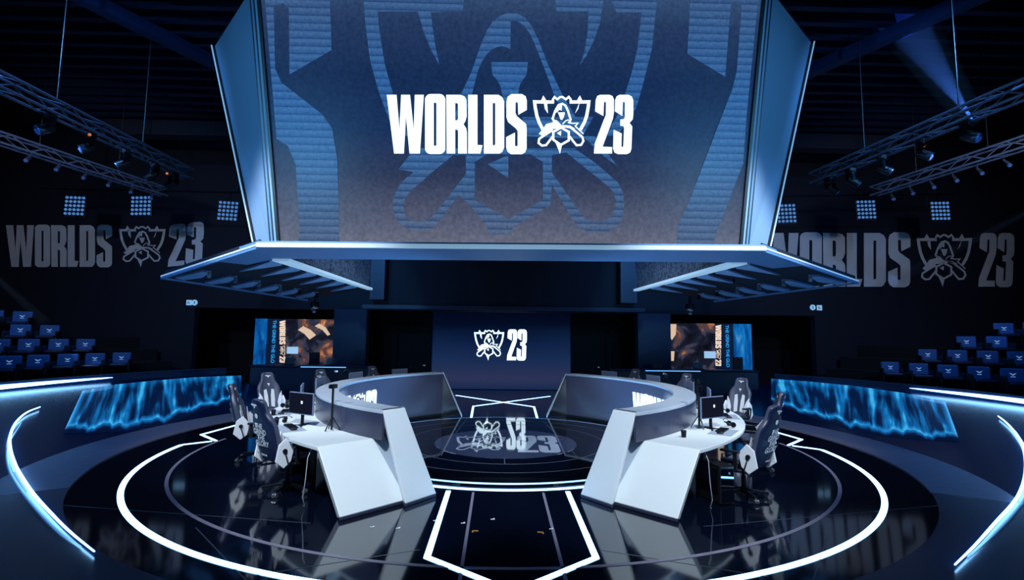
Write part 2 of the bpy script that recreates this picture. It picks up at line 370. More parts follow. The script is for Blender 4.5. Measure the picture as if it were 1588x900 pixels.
def strip_thing(pts, w, label, mt=M_led, z=.007, closed=False, name='floor_light_strip', cat='light strip', group=None):
    return tag(MB().ribbon(pts, w, .0005, z, closed).build(name, mt), label, cat, group)
ring = arc(C0, 6.48, -86, 86, 130)
strip_thing(ring, .075, 'long curved white light line sweeping round the front of both desks')
for s in (-1, 1):
    side = 'left' if s < 0 else 'right'
    strip_thing([(s*6.02, 11.09), (s*6.70, 11.75), (s*6.55, 13.1), (s*6.1, 14.8)], .055, 'thin zigzag white floor light behind the %s desk chairs' % side)
    strip_thing([(s*6.46, 10.68), (s*6.08, 11.04)], .055, 'short straight white floor light joining the curve to the zigzag on the %s' % side)
    strip_thing([(s*.86, 7.66), (s*.85, 5.41), (s*.02, 4.72)], .068, '%s half of the white arrow shaped light outlining the runway' % side)
    strip_thing([(s*.91, 14.42), (s*.98, 16.9), (-s*1.8, 20.0)], .06, 'white floor light from behind the platform that crosses to the far %s' % ('right' if s < 0 else 'left'))
    strip_thing([(s*.50, 7.6), (s*.48, 4.2)], .035, 'dull grey floor seam strip inside the %s runway light' % side, M_band, .004)
strip_thing(arc(C0, 5.95, -92, 92, 110), .05, 'dull grey curved floor strip running inside the bright curve', M_band, .004)
for k, pl in enumerate(([(-6.0, 7.0), (-2.35, 6.35)], [(6.2, 7.2), (2.3, 6.3)], [(-2.4, 5.0), (-.95, 5.6)], [(2.4, 5.0), (.95, 5.6)], [(-3.6, 6.2), (-2.3, 4.8)], [(3.6, 6.0), (2.6, 4.7)])):
    tag(MB().ribbon(pl, .012, .0004, .002).build('trim_%d' % (10+k), M_seam), 'thin metal joint line in the glossy floor', kind='structure')
# the walkway band and the sloping glossy apron with its parapet
CB, RB0, RB1 = (0.0, 11.5), 7.3, 8.3
CT, RT, ZA, ZP = (0.0, 12.8), 12.3, .76, .95
AF0, AF1 = 14, 128          # angle range of one side, measured from the camera side
def T_pt(deg, z=ZA):
    a = math.radians(deg); d = (-math.sin(a), -math.cos(a)); oy = CB[1]-CT[1]
    bq = oy*d[1]; r = -bq+math.sqrt(bq*bq-(oy*oy-RT*RT)); return Vector((CB[0]+d[0]*r, CB[1]+d[1]*r, z)), r
def apron_h(x, y):
    dx, dy = x-CB[0], y-CB[1]; r = math.hypot(dx, dy); a = math.degrees(math.atan2(-dx, -dy)); rt = T_pt(a)[1]
    return max(0, min(1.0, (r-RB1)/(rt-RB1)))*ZA
def on_apron(px, py, lift=0):
    d = ray(px, py); lo, hi = 1.0, 40.0
    t = 1.0
    while t < 40:
        p = CAM+d*t
        if p.z <= apron_h(p.x, p.y)+lift: break
        t += .01
    return p
for s in (-1, 1):
    side = 'left' if s < 0 else 'right'
    A = [AF0+(AF1-AF0)*i/72 for i in range(73)]
    band = []; skirt = []; slope = []; par = []; cap = []
    for a in A:
        ra = math.radians(a); bx, by = -math.sin(ra), -math.cos(ra)
        P0 = Vector((-s*-1*0, 0, 0))
        f = lambda r, z: Vector((s*abs(bx*r)*(1 if bx <= 0 else -1), CB[1]+by*r, z))
        (band if a > 57 else skirt).append([f(RB0, .0), f(RB0, .02), f(RB1, .02), f(RB1, .0)])
        t, rt = T_pt(a); slope.append([f(RB1, .0), f(RB1, .021), f(RB1+(rt-RB1)*.5, ZA*.5), f(rt, ZA), f(rt, 0)])
        par.append([f(rt, 0), f(rt, ZP), f(rt+.22, ZP+.02), f(rt+.22, 0)])
    tag(MB().grid(band, close=True, caps=True).build('walkway', M_band), 'curved grey walkway round the %s of the stage pit' % side, 'walkway')
    skirt.append(band[0]); ap = MB().grid(slope, close=True, caps=True).build('apron', M_apron); MB().grid(skirt, close=True, caps=True).build('lower_skirt', M_apron, ap)
    tag(ap, 'wide sloping glossy blue apron on the %s between walkway and parapet' % side, 'apron')
    pw = tag(MB().grid(par, close=True, caps=True).build('parapet', M_apron), 'curved dark blue parapet on the %s in front of the audience seats' % side, 'parapet')
    tag(MB().ribbon([(f0.x, f0.y) for f0 in [r[1] for r in par]], .03, ZP+.005, ZP+.03).build('edge_rail', M_seam, pw))
    # lit strip near the top of the parapet, from the image edge to where it ends beside the painted glow
    def par_arc(px_a, px_b, z0, z1, n=24):
        res = []
        for i in range(n+1):
            px = px_a+(px_b-px_a)*i/n
            # intersect vertical plane of the pixel column with the parapet circle
            d = ray(px, 600); o2 = Vector((CAM.x-CT[0], CAM.y-CT[1])); d2 = Vector((d.x, d.y)).normalized(); R_ = RT-.015
            bq = o2.dot(d2); t = -bq+math.sqrt(bq*bq-(o2.dot(o2)-R_*R_)); q = o2+d2*t; res.append((q.x+CT[0], q.y+CT[1]))
        return res
    strip = par_arc(*((-160, 172) if s < 0 else (1760, 1412)), 0, 0)
    rows = []
    for i, p in enumerate(strip):
        k = i/(len(strip)-1); hh = .085*(1-k)**.6+.004
        rows.append([(p[0], p[1], .87-hh), (p[0], p[1], .87+hh*.7), (p[0]*.997, p[1], .87+hh*.7), (p[0]*.997, p[1], .87-hh)])
    tag(MB().grid(rows, close=True, caps=True).build('parapet_light_strip', M_led), 'tapering bright white light strip along the top of the %s parapet' % side, 'light strip')
    # curved light tubes lying across the apron towards the camera
    if s < 0: tubes = ([(62,632),(40,640),(22,657),(14,680),(17,706),(33,740),(52,768),(72,790),(105,824),(146,857)], [(33,655),(10,690),(12,720),(28,752),(60,790),(95,825),(126,846)])
    else: tubes = ([(1548,646),(1561,656),(1577,674),(1588,695),(1592,722),(1588,752),(1572,782),(1543,812),(1512,848),(1481,877)], [(1575,668),(1597,700),(1600,735),(1592,765),(1570,795),(1540,825),(1500,862)])
    for k, tb in enumerate(tubes):
        P = []
        for a, b in zip(tb, tb[1:]):
            for j in range(4): P.append(on_apron(a[0]+(b[0]-a[0])*j/4, a[1]+(b[1]-a[1])*j/4, .05))
        P.append(on_apron(*tb[-1], .05))
        # smooth
        for _ in range(3): P = [P[0]]+[(P[i-1]+P[i]*2+P[i+1])/4 for i in range(1, len(P)-1)]+[P[-1]]
        for p in P: p.z = apron_h(p.x, p.y)+(.055 if k == 0 else .035)
        rad = [(.021 if k == 0 else .010)*(.35+.65*math.sin(PI*min(1, (i+3)/(len(P)+2)))) for i in range(len(P))]
        tag(MB().tube(P, rad, 8).build('light_tube', M_led if k == 0 else M_ledside, smooth=True),
            ('thick bright bowed light tube lying on the %s apron' if k == 0 else 'thin fainter light tube bowed outside the bright one on the %s apron') % side, 'light tube')

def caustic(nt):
    """reflected blue glow painted as a curtain: vertical folds that brighten toward a wavy lower hem; u runs along the patch, v downward"""
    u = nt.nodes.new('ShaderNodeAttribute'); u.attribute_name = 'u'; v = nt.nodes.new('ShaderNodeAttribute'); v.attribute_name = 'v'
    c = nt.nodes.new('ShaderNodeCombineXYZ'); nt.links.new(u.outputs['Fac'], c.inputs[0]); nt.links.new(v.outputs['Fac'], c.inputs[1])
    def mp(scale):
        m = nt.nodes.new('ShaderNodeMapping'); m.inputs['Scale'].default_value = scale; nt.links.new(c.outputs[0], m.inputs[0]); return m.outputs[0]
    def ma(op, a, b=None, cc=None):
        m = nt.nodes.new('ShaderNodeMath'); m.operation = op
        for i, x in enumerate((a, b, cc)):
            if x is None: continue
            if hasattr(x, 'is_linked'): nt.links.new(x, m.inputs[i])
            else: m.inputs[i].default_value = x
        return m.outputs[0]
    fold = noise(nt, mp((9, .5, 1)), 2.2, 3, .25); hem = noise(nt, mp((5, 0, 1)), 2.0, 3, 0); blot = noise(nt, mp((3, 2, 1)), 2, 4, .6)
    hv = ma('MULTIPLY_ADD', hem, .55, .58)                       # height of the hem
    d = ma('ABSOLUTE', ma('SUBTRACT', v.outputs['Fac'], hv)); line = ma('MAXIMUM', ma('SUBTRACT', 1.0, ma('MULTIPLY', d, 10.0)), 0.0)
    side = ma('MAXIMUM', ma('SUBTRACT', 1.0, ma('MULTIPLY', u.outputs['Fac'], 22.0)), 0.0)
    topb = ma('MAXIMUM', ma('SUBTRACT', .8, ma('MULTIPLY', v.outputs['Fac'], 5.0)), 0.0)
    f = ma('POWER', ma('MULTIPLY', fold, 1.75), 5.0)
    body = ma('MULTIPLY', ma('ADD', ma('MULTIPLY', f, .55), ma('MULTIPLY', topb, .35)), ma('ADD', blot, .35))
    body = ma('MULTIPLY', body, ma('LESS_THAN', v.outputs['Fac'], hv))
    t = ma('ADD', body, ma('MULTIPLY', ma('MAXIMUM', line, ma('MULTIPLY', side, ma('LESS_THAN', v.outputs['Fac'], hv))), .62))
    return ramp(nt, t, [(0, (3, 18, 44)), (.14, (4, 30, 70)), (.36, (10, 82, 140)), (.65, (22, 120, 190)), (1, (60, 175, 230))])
M_caus = node_emit('painted_wave_glow', caustic, (6, 20, 45), .3)  # glow reflected in the apron, painted as emission
def curved_glow(top, bot, label):
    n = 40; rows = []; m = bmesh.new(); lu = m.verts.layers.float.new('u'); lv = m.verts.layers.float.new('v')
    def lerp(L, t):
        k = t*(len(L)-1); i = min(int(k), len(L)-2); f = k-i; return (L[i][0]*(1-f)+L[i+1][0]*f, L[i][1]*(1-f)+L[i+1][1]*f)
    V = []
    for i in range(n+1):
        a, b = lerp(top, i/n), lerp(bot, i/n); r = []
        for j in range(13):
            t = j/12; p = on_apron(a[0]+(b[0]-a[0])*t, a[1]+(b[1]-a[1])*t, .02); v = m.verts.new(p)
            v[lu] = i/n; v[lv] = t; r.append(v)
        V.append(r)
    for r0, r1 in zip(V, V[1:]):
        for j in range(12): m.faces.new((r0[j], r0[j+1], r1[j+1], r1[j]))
    me = bpy.data.meshes.new('reflected_glow_patch'); m.to_mesh(me); m.free()
    o = link('reflected_glow_patch', me, M_caus, smooth=True); q = o.modifiers.new('thick', 'SOLIDIFY'); q.thickness = .02; q.offset = 0
    return tag(o, label, 'painted glow')
curved_glow([(128,607),(180,597),(240,591),(300,586),(374,583)], [(98,672),(150,671),(205,668),(265,655),(320,634),(374,618)], 'reflected blue wave glow painted on the left apron')
curved_glow([(1466,624),(1400,610),(1330,600),(1260,593),(1196,588)], [(1488,684),(1430,682),(1360,676),(1310,664),(1260,648),(1196,624)], 'reflected blue wave glow painted on the right apron')

# ------------------------------------------------------------------ hanging screen
scr = empty('hanging_screen', (0, 9.5, 3.85), 0, 'huge hanging screen with blue side wings showing the white WORLDS 23 title', 'screen')
def child(o): o.matrix_parent_inverse = Matrix.Translation(-Vector((0, 9.5, 3.85))); return o
BL, BR = at_y(436, 383, 9.5), at_y(1144.5, 388, 9.5)
TL, TR = at_y(405, -8, 8.75), at_y(1181, -8, 8.75)
TL = at_y(404, -12, 8.73); TR = at_y(1181.5, -12, 8.73)
nrm = (BR-BL).cross(TL-BL).normalized()
if nrm.y > 0: nrm = -nrm
def S(x, y, off=.02):
    return on_plane(x, y, BL+nrm*off, nrm)
def scr_bg(nt):
    z = sep(nt, coord(nt, 'Generated'), 'Z')
    base = ramp(nt, z, [(0, (116, 120, 140)), (.10, (92, 99, 124)), (.28, (50, 62, 94)), (.45, (26, 52, 96)), (.65, (24, 48, 90)), (.85, (40, 62, 102)), (1, (62, 90, 130))])  # grey lower stops paint the haze veiling the screen
    n = noise(nt, coord(nt, 'Object', (1, 1, 1)), 14, 4); g = ramp(nt, n, [(.3, (215, 215, 215)), (.7, (255, 255, 255))])
    return mixc(nt, 1.0, base, g, 'MULTIPLY')
def scr_fg(nt):
    z = sep(nt, coord(nt, 'Object'), 'Z')
    base = ramp(nt, sep(nt, coord(nt, 'Generated'), 'Z'), [(0, (96, 116, 150)), (.15, (78, 110, 152)), (.35, (66, 116, 172)), (.6, (58, 112, 176)), (.85, (66, 108, 160)), (1, (70, 104, 150))])
    m = nt.nodes.new('ShaderNodeMath'); m.operation = 'MULTIPLY'; m.inputs[1].default_value = 7.6; nt.links.new(z, m.inputs[0])
    fr = nt.nodes.new('ShaderNodeMath'); fr.operation = 'FRACT'; nt.links.new(m.outputs[0], fr.inputs[0])
    st = ramp(nt, fr.outputs[0], [(0, (150, 165, 190)), (.18, (200, 210, 225)), (.75, (255, 255, 255)), (1, (235, 240, 250))])
    n = noise(nt, coord(nt, 'Object'), 20, 3); g = ramp(nt, n, [(.3, (220, 220, 220)), (.7, (255, 255, 255))])
    return mixc(nt, 1.0, mixc(nt, 1.0, base, st, 'MULTIPLY'), g, 'MULTIPLY')
M_sbg = node_emit('screen_background', scr_bg); M_sfg = node_emit('screen_pattern', scr_fg)
o = MB().prism([BL, BR, TR, TL], -nrm*.25).build('screen_face', M_sbg, scr); child(o)
qb = lambda L: [(540+a/2.368, b/2.368) for a, b in L]
BACK = [[[(55,-20),(428,-20),(420,42),(303,45),(310,100),(320,170),(335,240),(305,185),(278,120),(255,42),(108,42),(112,90),(120,150),(135,240),(165,345),(188,430),(225,500),(185,500),(148,435),(110,330),(80,220),(62,80)]],
 [[(758,-20),(765,42),(882,42),(880,110),(868,190),(850,240),(875,205),(902,150),(925,85),(940,-20)]],
 [[(958,-20),(985,45),(1078,45),(1062,180),(1040,270),(1015,350),(985,430),(940,500),(985,500),(1030,445),(1060,390),(1085,300),(1115,180),(1137,-20)]],
 [[(415,345),(450,270),(468,220),(485,170),(510,110),(530,80),(558,57),(590,47),(622,50),(650,65),(675,98),(700,150),(735,240),(785,345),(835,430),(800,440),(755,345),(720,250),(690,175),(668,125),(650,100),(632,84),(612,75),(597,74),(595,182),(582,174),(565,170),(545,173),(528,182),(510,197),(492,225),(475,262),(455,345),(425,440),(385,440)]],
 [[(525,228),(660,228),(655,275),(640,295),(630,312),(615,400),(580,400),(557,312),(545,292),(530,275)]],
 [[(640,430),(900,430),(855,510),(640,500)]], [[(860,500),(905,500),(990,612),(940,575)]],
 [[(245,545),(185,622),(240,632),(212,655),(190,678),(172,710),(164,740),(165,775),(175,802),(192,824),(215,840),(240,848),(285,848),(312,836),(330,818),(405,718),(440,745),(510,835),(512,862),(590,862),(605,835),(742,755),(748,680),(830,815),(850,838),(880,852),(945,855),(975,843),(998,820),(1010,790),(1014,745),(1008,705),(990,670),(910,600),(830,545)],
  [(300,640),(232,700),(212,725),(203,750),(204,780),(216,803),(240,815),(275,815),(300,803),(318,785),(432,640),(432,570),(385,570)],
  [(465,595),(510,567),(670,567),(715,595),(715,735),(590,805),(465,735)],
  [(748,570),(800,560),(955,685),(974,705),(982,735),(980,765),(970,790),(948,808),(920,815),(885,810),(862,795),(748,635)]],
 [[(512,603),(588,570),(588,655)]]]
child(flat_mesh('emblem_backdrop', [[qb(q) for q in L] for L in BACK], lambda u, v: S(u, v, .012), M_sfg, scr))
ql = lambda L: [[(320+a/2.25, b/2.25) for a, b in L]]
qr = lambda L: [[(780+a/2.249, b/2.249) for a, b in L]]
child(flat_mesh('side_backdrop', [ql([(203,-20),(430,-20),(437,175),(290,260),(288,30),(270,12),(235,18),(240,240),(262,288),(405,400),(440,450),(457,560),(465,858),(320,858),(325,790),(312,575),(285,510),(245,485),(225,250)])], lambda u, v: S(u, v, .012), M_sfg, scr))
child(flat_mesh('side_backdrop', [qr([(655,-20),(892,-20),(850,400),(838,570),(740,825),(735,862),(603,862),(610,790),(650,700),(800,310),(815,250),(833,15),(815,5),(795,12),(775,268),(643,188)])], lambda u, v: S(u, v, .012), M_sfg, scr))
before = set(bpy.data.objects); logo(scr, lambda u, v: S(u, v, .03), M_logo)
for o in set(bpy.data.objects)-before: child(o)
# dark frame lines beside the screen and the side wings
cc = Vector(((BL.x+BR.x)/2, 0, 0))
for s in (-1, 1):
    B, T = (BL, TL) if s < 0 else (BR, TR); ex = Vector((s, 0, 0))
    for k, (w, mt) in enumerate(((.05, M_black), (.035, M_wing), (.03, M_black), (.035, M_fascia), (.025, M_black))):
        off = [0, .055, .095, .13, .17][k]
        child(MB().bar(B+ex*(off+w/2)+nrm*(.03-.012*k), T+ex*(off+w/2)+nrm*(.03-.012*k), w, .08, up=nrm).build('frame_edge', mt, scr))
    W0 = B+ex*.195; W1 = T+ex*.195
    oT = at_y(*((333, 72) if s < 0 else (1258, 66)), 11.0); oB = at_y(*((400, 389) if s < 0 else (1188, 391)), 10.0)
    topc = Vector((T.x+s*.3, T.y+.35, T.z+.1))
    w = MB().prism([W0, W1, oT, oB], Vector((-s*.12, .12, 0))).build('side_wing', M_wing, scr); child(w)
    e = MB().bar(oT+ex*.03, oB+ex*.03, .07, .07).build('wing_edge', M_black, scr); child(e)
    e = MB().bar(oT+ex*.045+Vector((0, -.05, 0)), oB+ex*.045+Vector((0, -.05, 0)), .02, .02).build('wing_edge', M_trim, scr); child(e)
child(MB().prism([BL+Vector((-.3, .3, .1)), BR+Vector((.3, .3, .1)), TR+Vector((.8, 1.9, .1)), TL+Vector((-.8, 1.9, .1))], (0, .3, 0)).build('screen_housing', M_black, scr))

# ------------------------------------------------------------------ canopy under the screen
can = empty('canopy', (0, 0, 0), 0, 'wide angular canopy with pale front edge hanging above both player desks', 'canopy')
F = {'fl': at_y(399, 384, 9.2), 'fr': at_y(1186, 389.5, 9.2), 'tl': at_y(251, 431.5, 12.4), 'tr': at_y(1330, 439, 12.4),
     'bl': at_y(477, 466, 16.6), 'br': at_y(1107, 468, 16.6), 'il': at_y(422, 405, 10.5), 'ir': at_y(1159, 410, 10.5),
     'jl': at_y(570, 450, 14.5), 'jr': at_y(990, 452, 14.5)}
up = Vector((0, 0, .12))
# front fascia / soffit strip
MB().prism([F['fl'], F['fr'], F['ir']+Vector((1.0, .0, .04)), F['il']+Vector((-1.0, 0, .04))], up).build('front_soffit', M_fascia, can)
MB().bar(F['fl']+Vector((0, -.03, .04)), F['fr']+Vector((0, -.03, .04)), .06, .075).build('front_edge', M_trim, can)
for s, a in ((-1, 'l'), (1, 'r')):
    f, t, b, i, j = F['f'+a], F['t'+a], F['b'+a], F['i'+a], F['j'+a]
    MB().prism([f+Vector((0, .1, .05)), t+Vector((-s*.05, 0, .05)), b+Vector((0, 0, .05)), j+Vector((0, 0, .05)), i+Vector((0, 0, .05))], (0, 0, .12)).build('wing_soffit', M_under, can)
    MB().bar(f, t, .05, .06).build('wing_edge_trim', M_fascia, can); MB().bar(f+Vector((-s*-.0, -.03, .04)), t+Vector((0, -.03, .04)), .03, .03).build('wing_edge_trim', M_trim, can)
    MB().bar(t, b, .03, .05).build('wing_edge_trim', M_fascia, can)
    MB().prism([f+Vector((0, .12, .03)), f*.62+t*.38, i*.8+t*.2+Vector((0,0,.0)), i+Vector((0, 0, .03))], (0, 0, .02)).build('corner_soffit', M_fascia, can)
    # bright trim along the inner opening with a rough lower lip
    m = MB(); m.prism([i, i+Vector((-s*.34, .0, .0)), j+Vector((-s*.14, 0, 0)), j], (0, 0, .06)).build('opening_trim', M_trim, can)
    # blue light patches on the soffit built as pale panels: outer and inner row
    nrm_w = (t-i).cross(j-i).normalized();
    if nrm_w.z > 0: nrm_w = -nrm_w
    def Q(u, v):   # u 0 outer edge ->1 inner edge, v 0 front ->1 back
        o_ = t.lerp(b, v); n_ = i.lerp(j, v); return o_.lerp(n_, u)-Vector((0, 0, .0))
    def tri(uv): MB().prism([Q(*p) for p in uv], (0, 0, .045)).build('painted_light_patch', M_litpatch, can)
    for k in range(6):
        v = .02+k*.165
        tri([(.06, v+.02), (.40, v-.02+.0), (.43, v+.015), (.22, v+.085), (.045, v+.075)])
        q = Q(.44, v+.0); MB().cyl(q, q-Vector((0, 0, .14)), .035, .05, 8).build('down_light', M_chrome if k < 4 else M_dark, can)
    for k in range(6):
        v = .0+k*.155
        tri([(.97, v+.01), (.78, v+.06), (.60, v+.10), (.97, v+.105)])
# perforated panels seen up through the canopy opening
def perf(nt):
    b = nt.nodes.new('ShaderNodeTexBrick'); nt.links.new(coord(nt, 'Object', (1, 1, 1), (0, PI/2, 0)), b.inputs['Vector'])
    b.inputs['Scale'].default_value = 9; b.inputs['Mortar Size'].default_value = .035; b.inputs['Color1'].default_value = lin((120, 145, 180)); b.inputs['Color2'].default_value = lin((40, 60, 95)); b.inputs['Mortar'].default_value = lin((3, 5, 12)); b.inputs['Brick Width'].default_value = .5; b.inputs['Row Height'].default_value = .25
    return b.outputs['Color']
mp = bpy.data.materials.new('perforated_panel'); mp.use_nodes = True; mp.node_tree.links.new(perf(mp.node_tree), mp.node_tree.nodes['Principled BSDF'].inputs['Base Color'])
for s, a in ((-1, 'l'), (1, 'r')):
    i, j = F['i'+a], F['j'+a]; inn = Vector((-s*.05, 0, .12))
    root = empty('perforated_panel', i+inn, 0, 'dark perforated metal panel lining the canopy opening on the %s' % ('left' if s < 0 else 'right'), 'panel')
    for k in range(2):
        p, q = i.lerp(j, k*.5+.01)+inn, i.lerp(j, k*.5+.49)+inn
        o = MB().prism([p, q, q+Vector((-s*.1, 0, 1.3)), p+Vector((-s*.1, 0, 1.3))], (s*.05, 0, 0)).build('mesh_sheet', mp, root); o.matrix_parent_inverse = Matrix.Translation(-(i+inn))
# hanging rods of the canopy
for s in (-1, 1):
    for Y in (12.5, 15.5):
        x = s*(5.6 if Y < 14 else 5.4)
        MB().cyl((x, Y, 3.6), (x, Y, 10.1), .02, None, 8).build('hanger_rod', M_dark, can)

# ------------------------------------------------------------------ player desks
DC = (1.4, 11.3)
def desk(s):
    side = 'left' if s < 0 else 'right'
    d = empty('player_desk', (s*3.4, 10.5, 0), 0, 'curved white player desk with raised rim on the %s of the stage' % side, 'desk')
    def add(mb, name, m, **k): o = mb.build(name, m, d, **k); o.matrix_parent_inverse = Matrix.Translation((-s*3.4, -10.5, 0)); return o
    P = lambda a, r, z: Vector((-s*(DC[0]-r*math.sin(math.radians(a))), DC[1]-r*math.cos(math.radians(a)), z))
    P = lambda a, r, z: Vector((s*(-DC[0]+r*math.sin(math.radians(a))), DC[1]-r*math.cos(math.radians(a)), z))
    A = [37.2+(139.0-37.2)*k/60 for k in range(61)]
    zr = 1.2; zt_ = .80
    # rim: top slab + waterfall legs as one bent ribbon of panels
    rin, rout = 4.78, 5.18
    rows = [[P(a, rin, zr), P(a, rout, zr), P(a, rout, zr-.05), P(a, rin, zr-.05)] for a in A]
    add(MB().grid(rows, close=True, caps=True), 'rim_top', M_rim, bevel=.008)
    rows = [[P(a, rin, .06), P(a, rin, zr-.05), P(a, rin+.05, zr-.05), P(a, rin+.05, .06)] for a in A]
    face = add(MB().grid(rows, close=True, caps=True), 'front_face', M_face)
    rows = [[P(a, rin+.02, 0), P(a, rin+.02, .06), P(a, rin+.05, .06), P(a, rin+.05, 0)] for a in A]
    add(MB().grid(rows, close=True, caps=True), 'plinth', M_black)
    rows = [[P(a, rout-.04, zt_), P(a, rout-.04, zr-.05), P(a, rout, zr-.05), P(a, rout, zt_)] for a in A]
    add(MB().grid(rows, close=True, caps=True), 'rim_back', mat('rim_back_panel', (48, 54, 80), .25, var=.06, scale=2))
    # near rim leg (leans out along the arc), flared
    X = lambda x, y, z: Vector((-s*x, y, z))
    n0, n1 = P(37.2, rin, zr), P(37.2, rout, zr)
    b0 = X(-1.0, 7.37, .05); b1 = b0+(n1-n0)*1.42
    back = Vector((-s*-.0, .14, 0))+Vector((s*.12, .0, 0))
    def leg(t0, t1, q0, q1, name, mt, th):
        rows = [[t0, t1, t1+th, t0+th], [q0, q1, q1+th, q0+th]]
        return add(MB().grid(rows, close=True, caps=True), name, mt, bevel=.01)
    th = Vector((s*.05, .09, 0))
    leg(n0, n1, b0, b1, 'rim_end_panel', M_rim if 0 else M_white, th)
    leg(b0, b1, b0+Vector((0, .02, -.05)), b1+Vector((0, .02, -.05)), 'foot_plinth', M_face, th)
    f0 = P(139.0, rin, zr); f1 = f0+X(-.08, .36, 0); g0, g1 = X(-1.15, 14.45, .03), X(-1.2, 14.95, .03)
    leg(f0, f1, g0, g1, 'rim_end_panel', M_white, Vector((s*.03, -.03, 0)))
    # dark glass between the far leg and the face
    add(MB().prism([P(138.5, rin+.03, zr-.06), P(138.5, rin+.03, .02), g0+Vector((s*.03, .06, 0))], Vector((0, .03, 0))), 'end_glass', M_disc)
    # table top and its near waterfall end
    B = [40.0+(136-40.0)*k/60 for k in range(61)]
    rows = [[P(39.4+(a-40)*96.6/96, rout-.02, zt_), P(a, 5.97, zt_), P(a, 5.97, zt_-.05), P(39.4+(a-40)*96.6/96, rout-.02, zt_-.05)] for a in B]
    add(MB().grid(rows, close=True, caps=True), 'table_top', M_white, bevel=.008)
    t0, t1 = P(39.4, rout-.02, zt_), P(40.0, 5.97, zt_)
    q0 = X(-1.35, 7.10, .05); q1 = q0+(t1-t0)*1.2
    leg(t0, t1, q0, q1, 'table_end_panel', M_white, Vector((s*.06, .10, -.04)))
    leg(q0, q1, q0+Vector((s*.0, .02, -.05)), q1+Vector((0, .02, -.05)), 'foot_plinth', M_face, Vector((s*.06, .10, 0)))
    # slim inner side return of the table end
    add(MB().prism([t0+Vector((0, 0, 0)), q0, q0+Vector((-s*.10, .17, 0)), t0+Vector((-s*.10, .20, 0))], Vector((s*.02, .02, 0))), 'side_return', M_rim)
    # modesty panels / posts under the table
    for a in (58, 78, 98, 118):
        add(MB().bar(P(a, 5.3, 0), P(a, 5.3, zt_-.05), .08, .08), 'support_post', M_black)
    e = P(136, 5.2, zt_); e2 = P(136, 5.97, zt_)
    add(MB().prism([e, e2, P(136, 5.97, 0), P(136, 5.2, 0)], Vector((s*.03, -.03, 0))), 'far_end_panel', M_white)
    # LED title wrapped on the inner face
    scale = .80/94; w_ang = 382*scale/rin*180/PI
    def fn(u, v):
        k = (u-600)/382
        a = (108-w_ang)+k*w_ang if s < 0 else 108-k*w_ang
        return P(a, rin-.02, .93-(v-146)*scale)
    bf = set(bpy.data.objects); logo(d, fn, M_logo)
    for o in set(bpy.data.objects)-bf: o.matrix_parent_inverse = Matrix.Translation((-s*3.4, -10.5, 0))
    return P
PL, PR = desk(-1), desk(1)

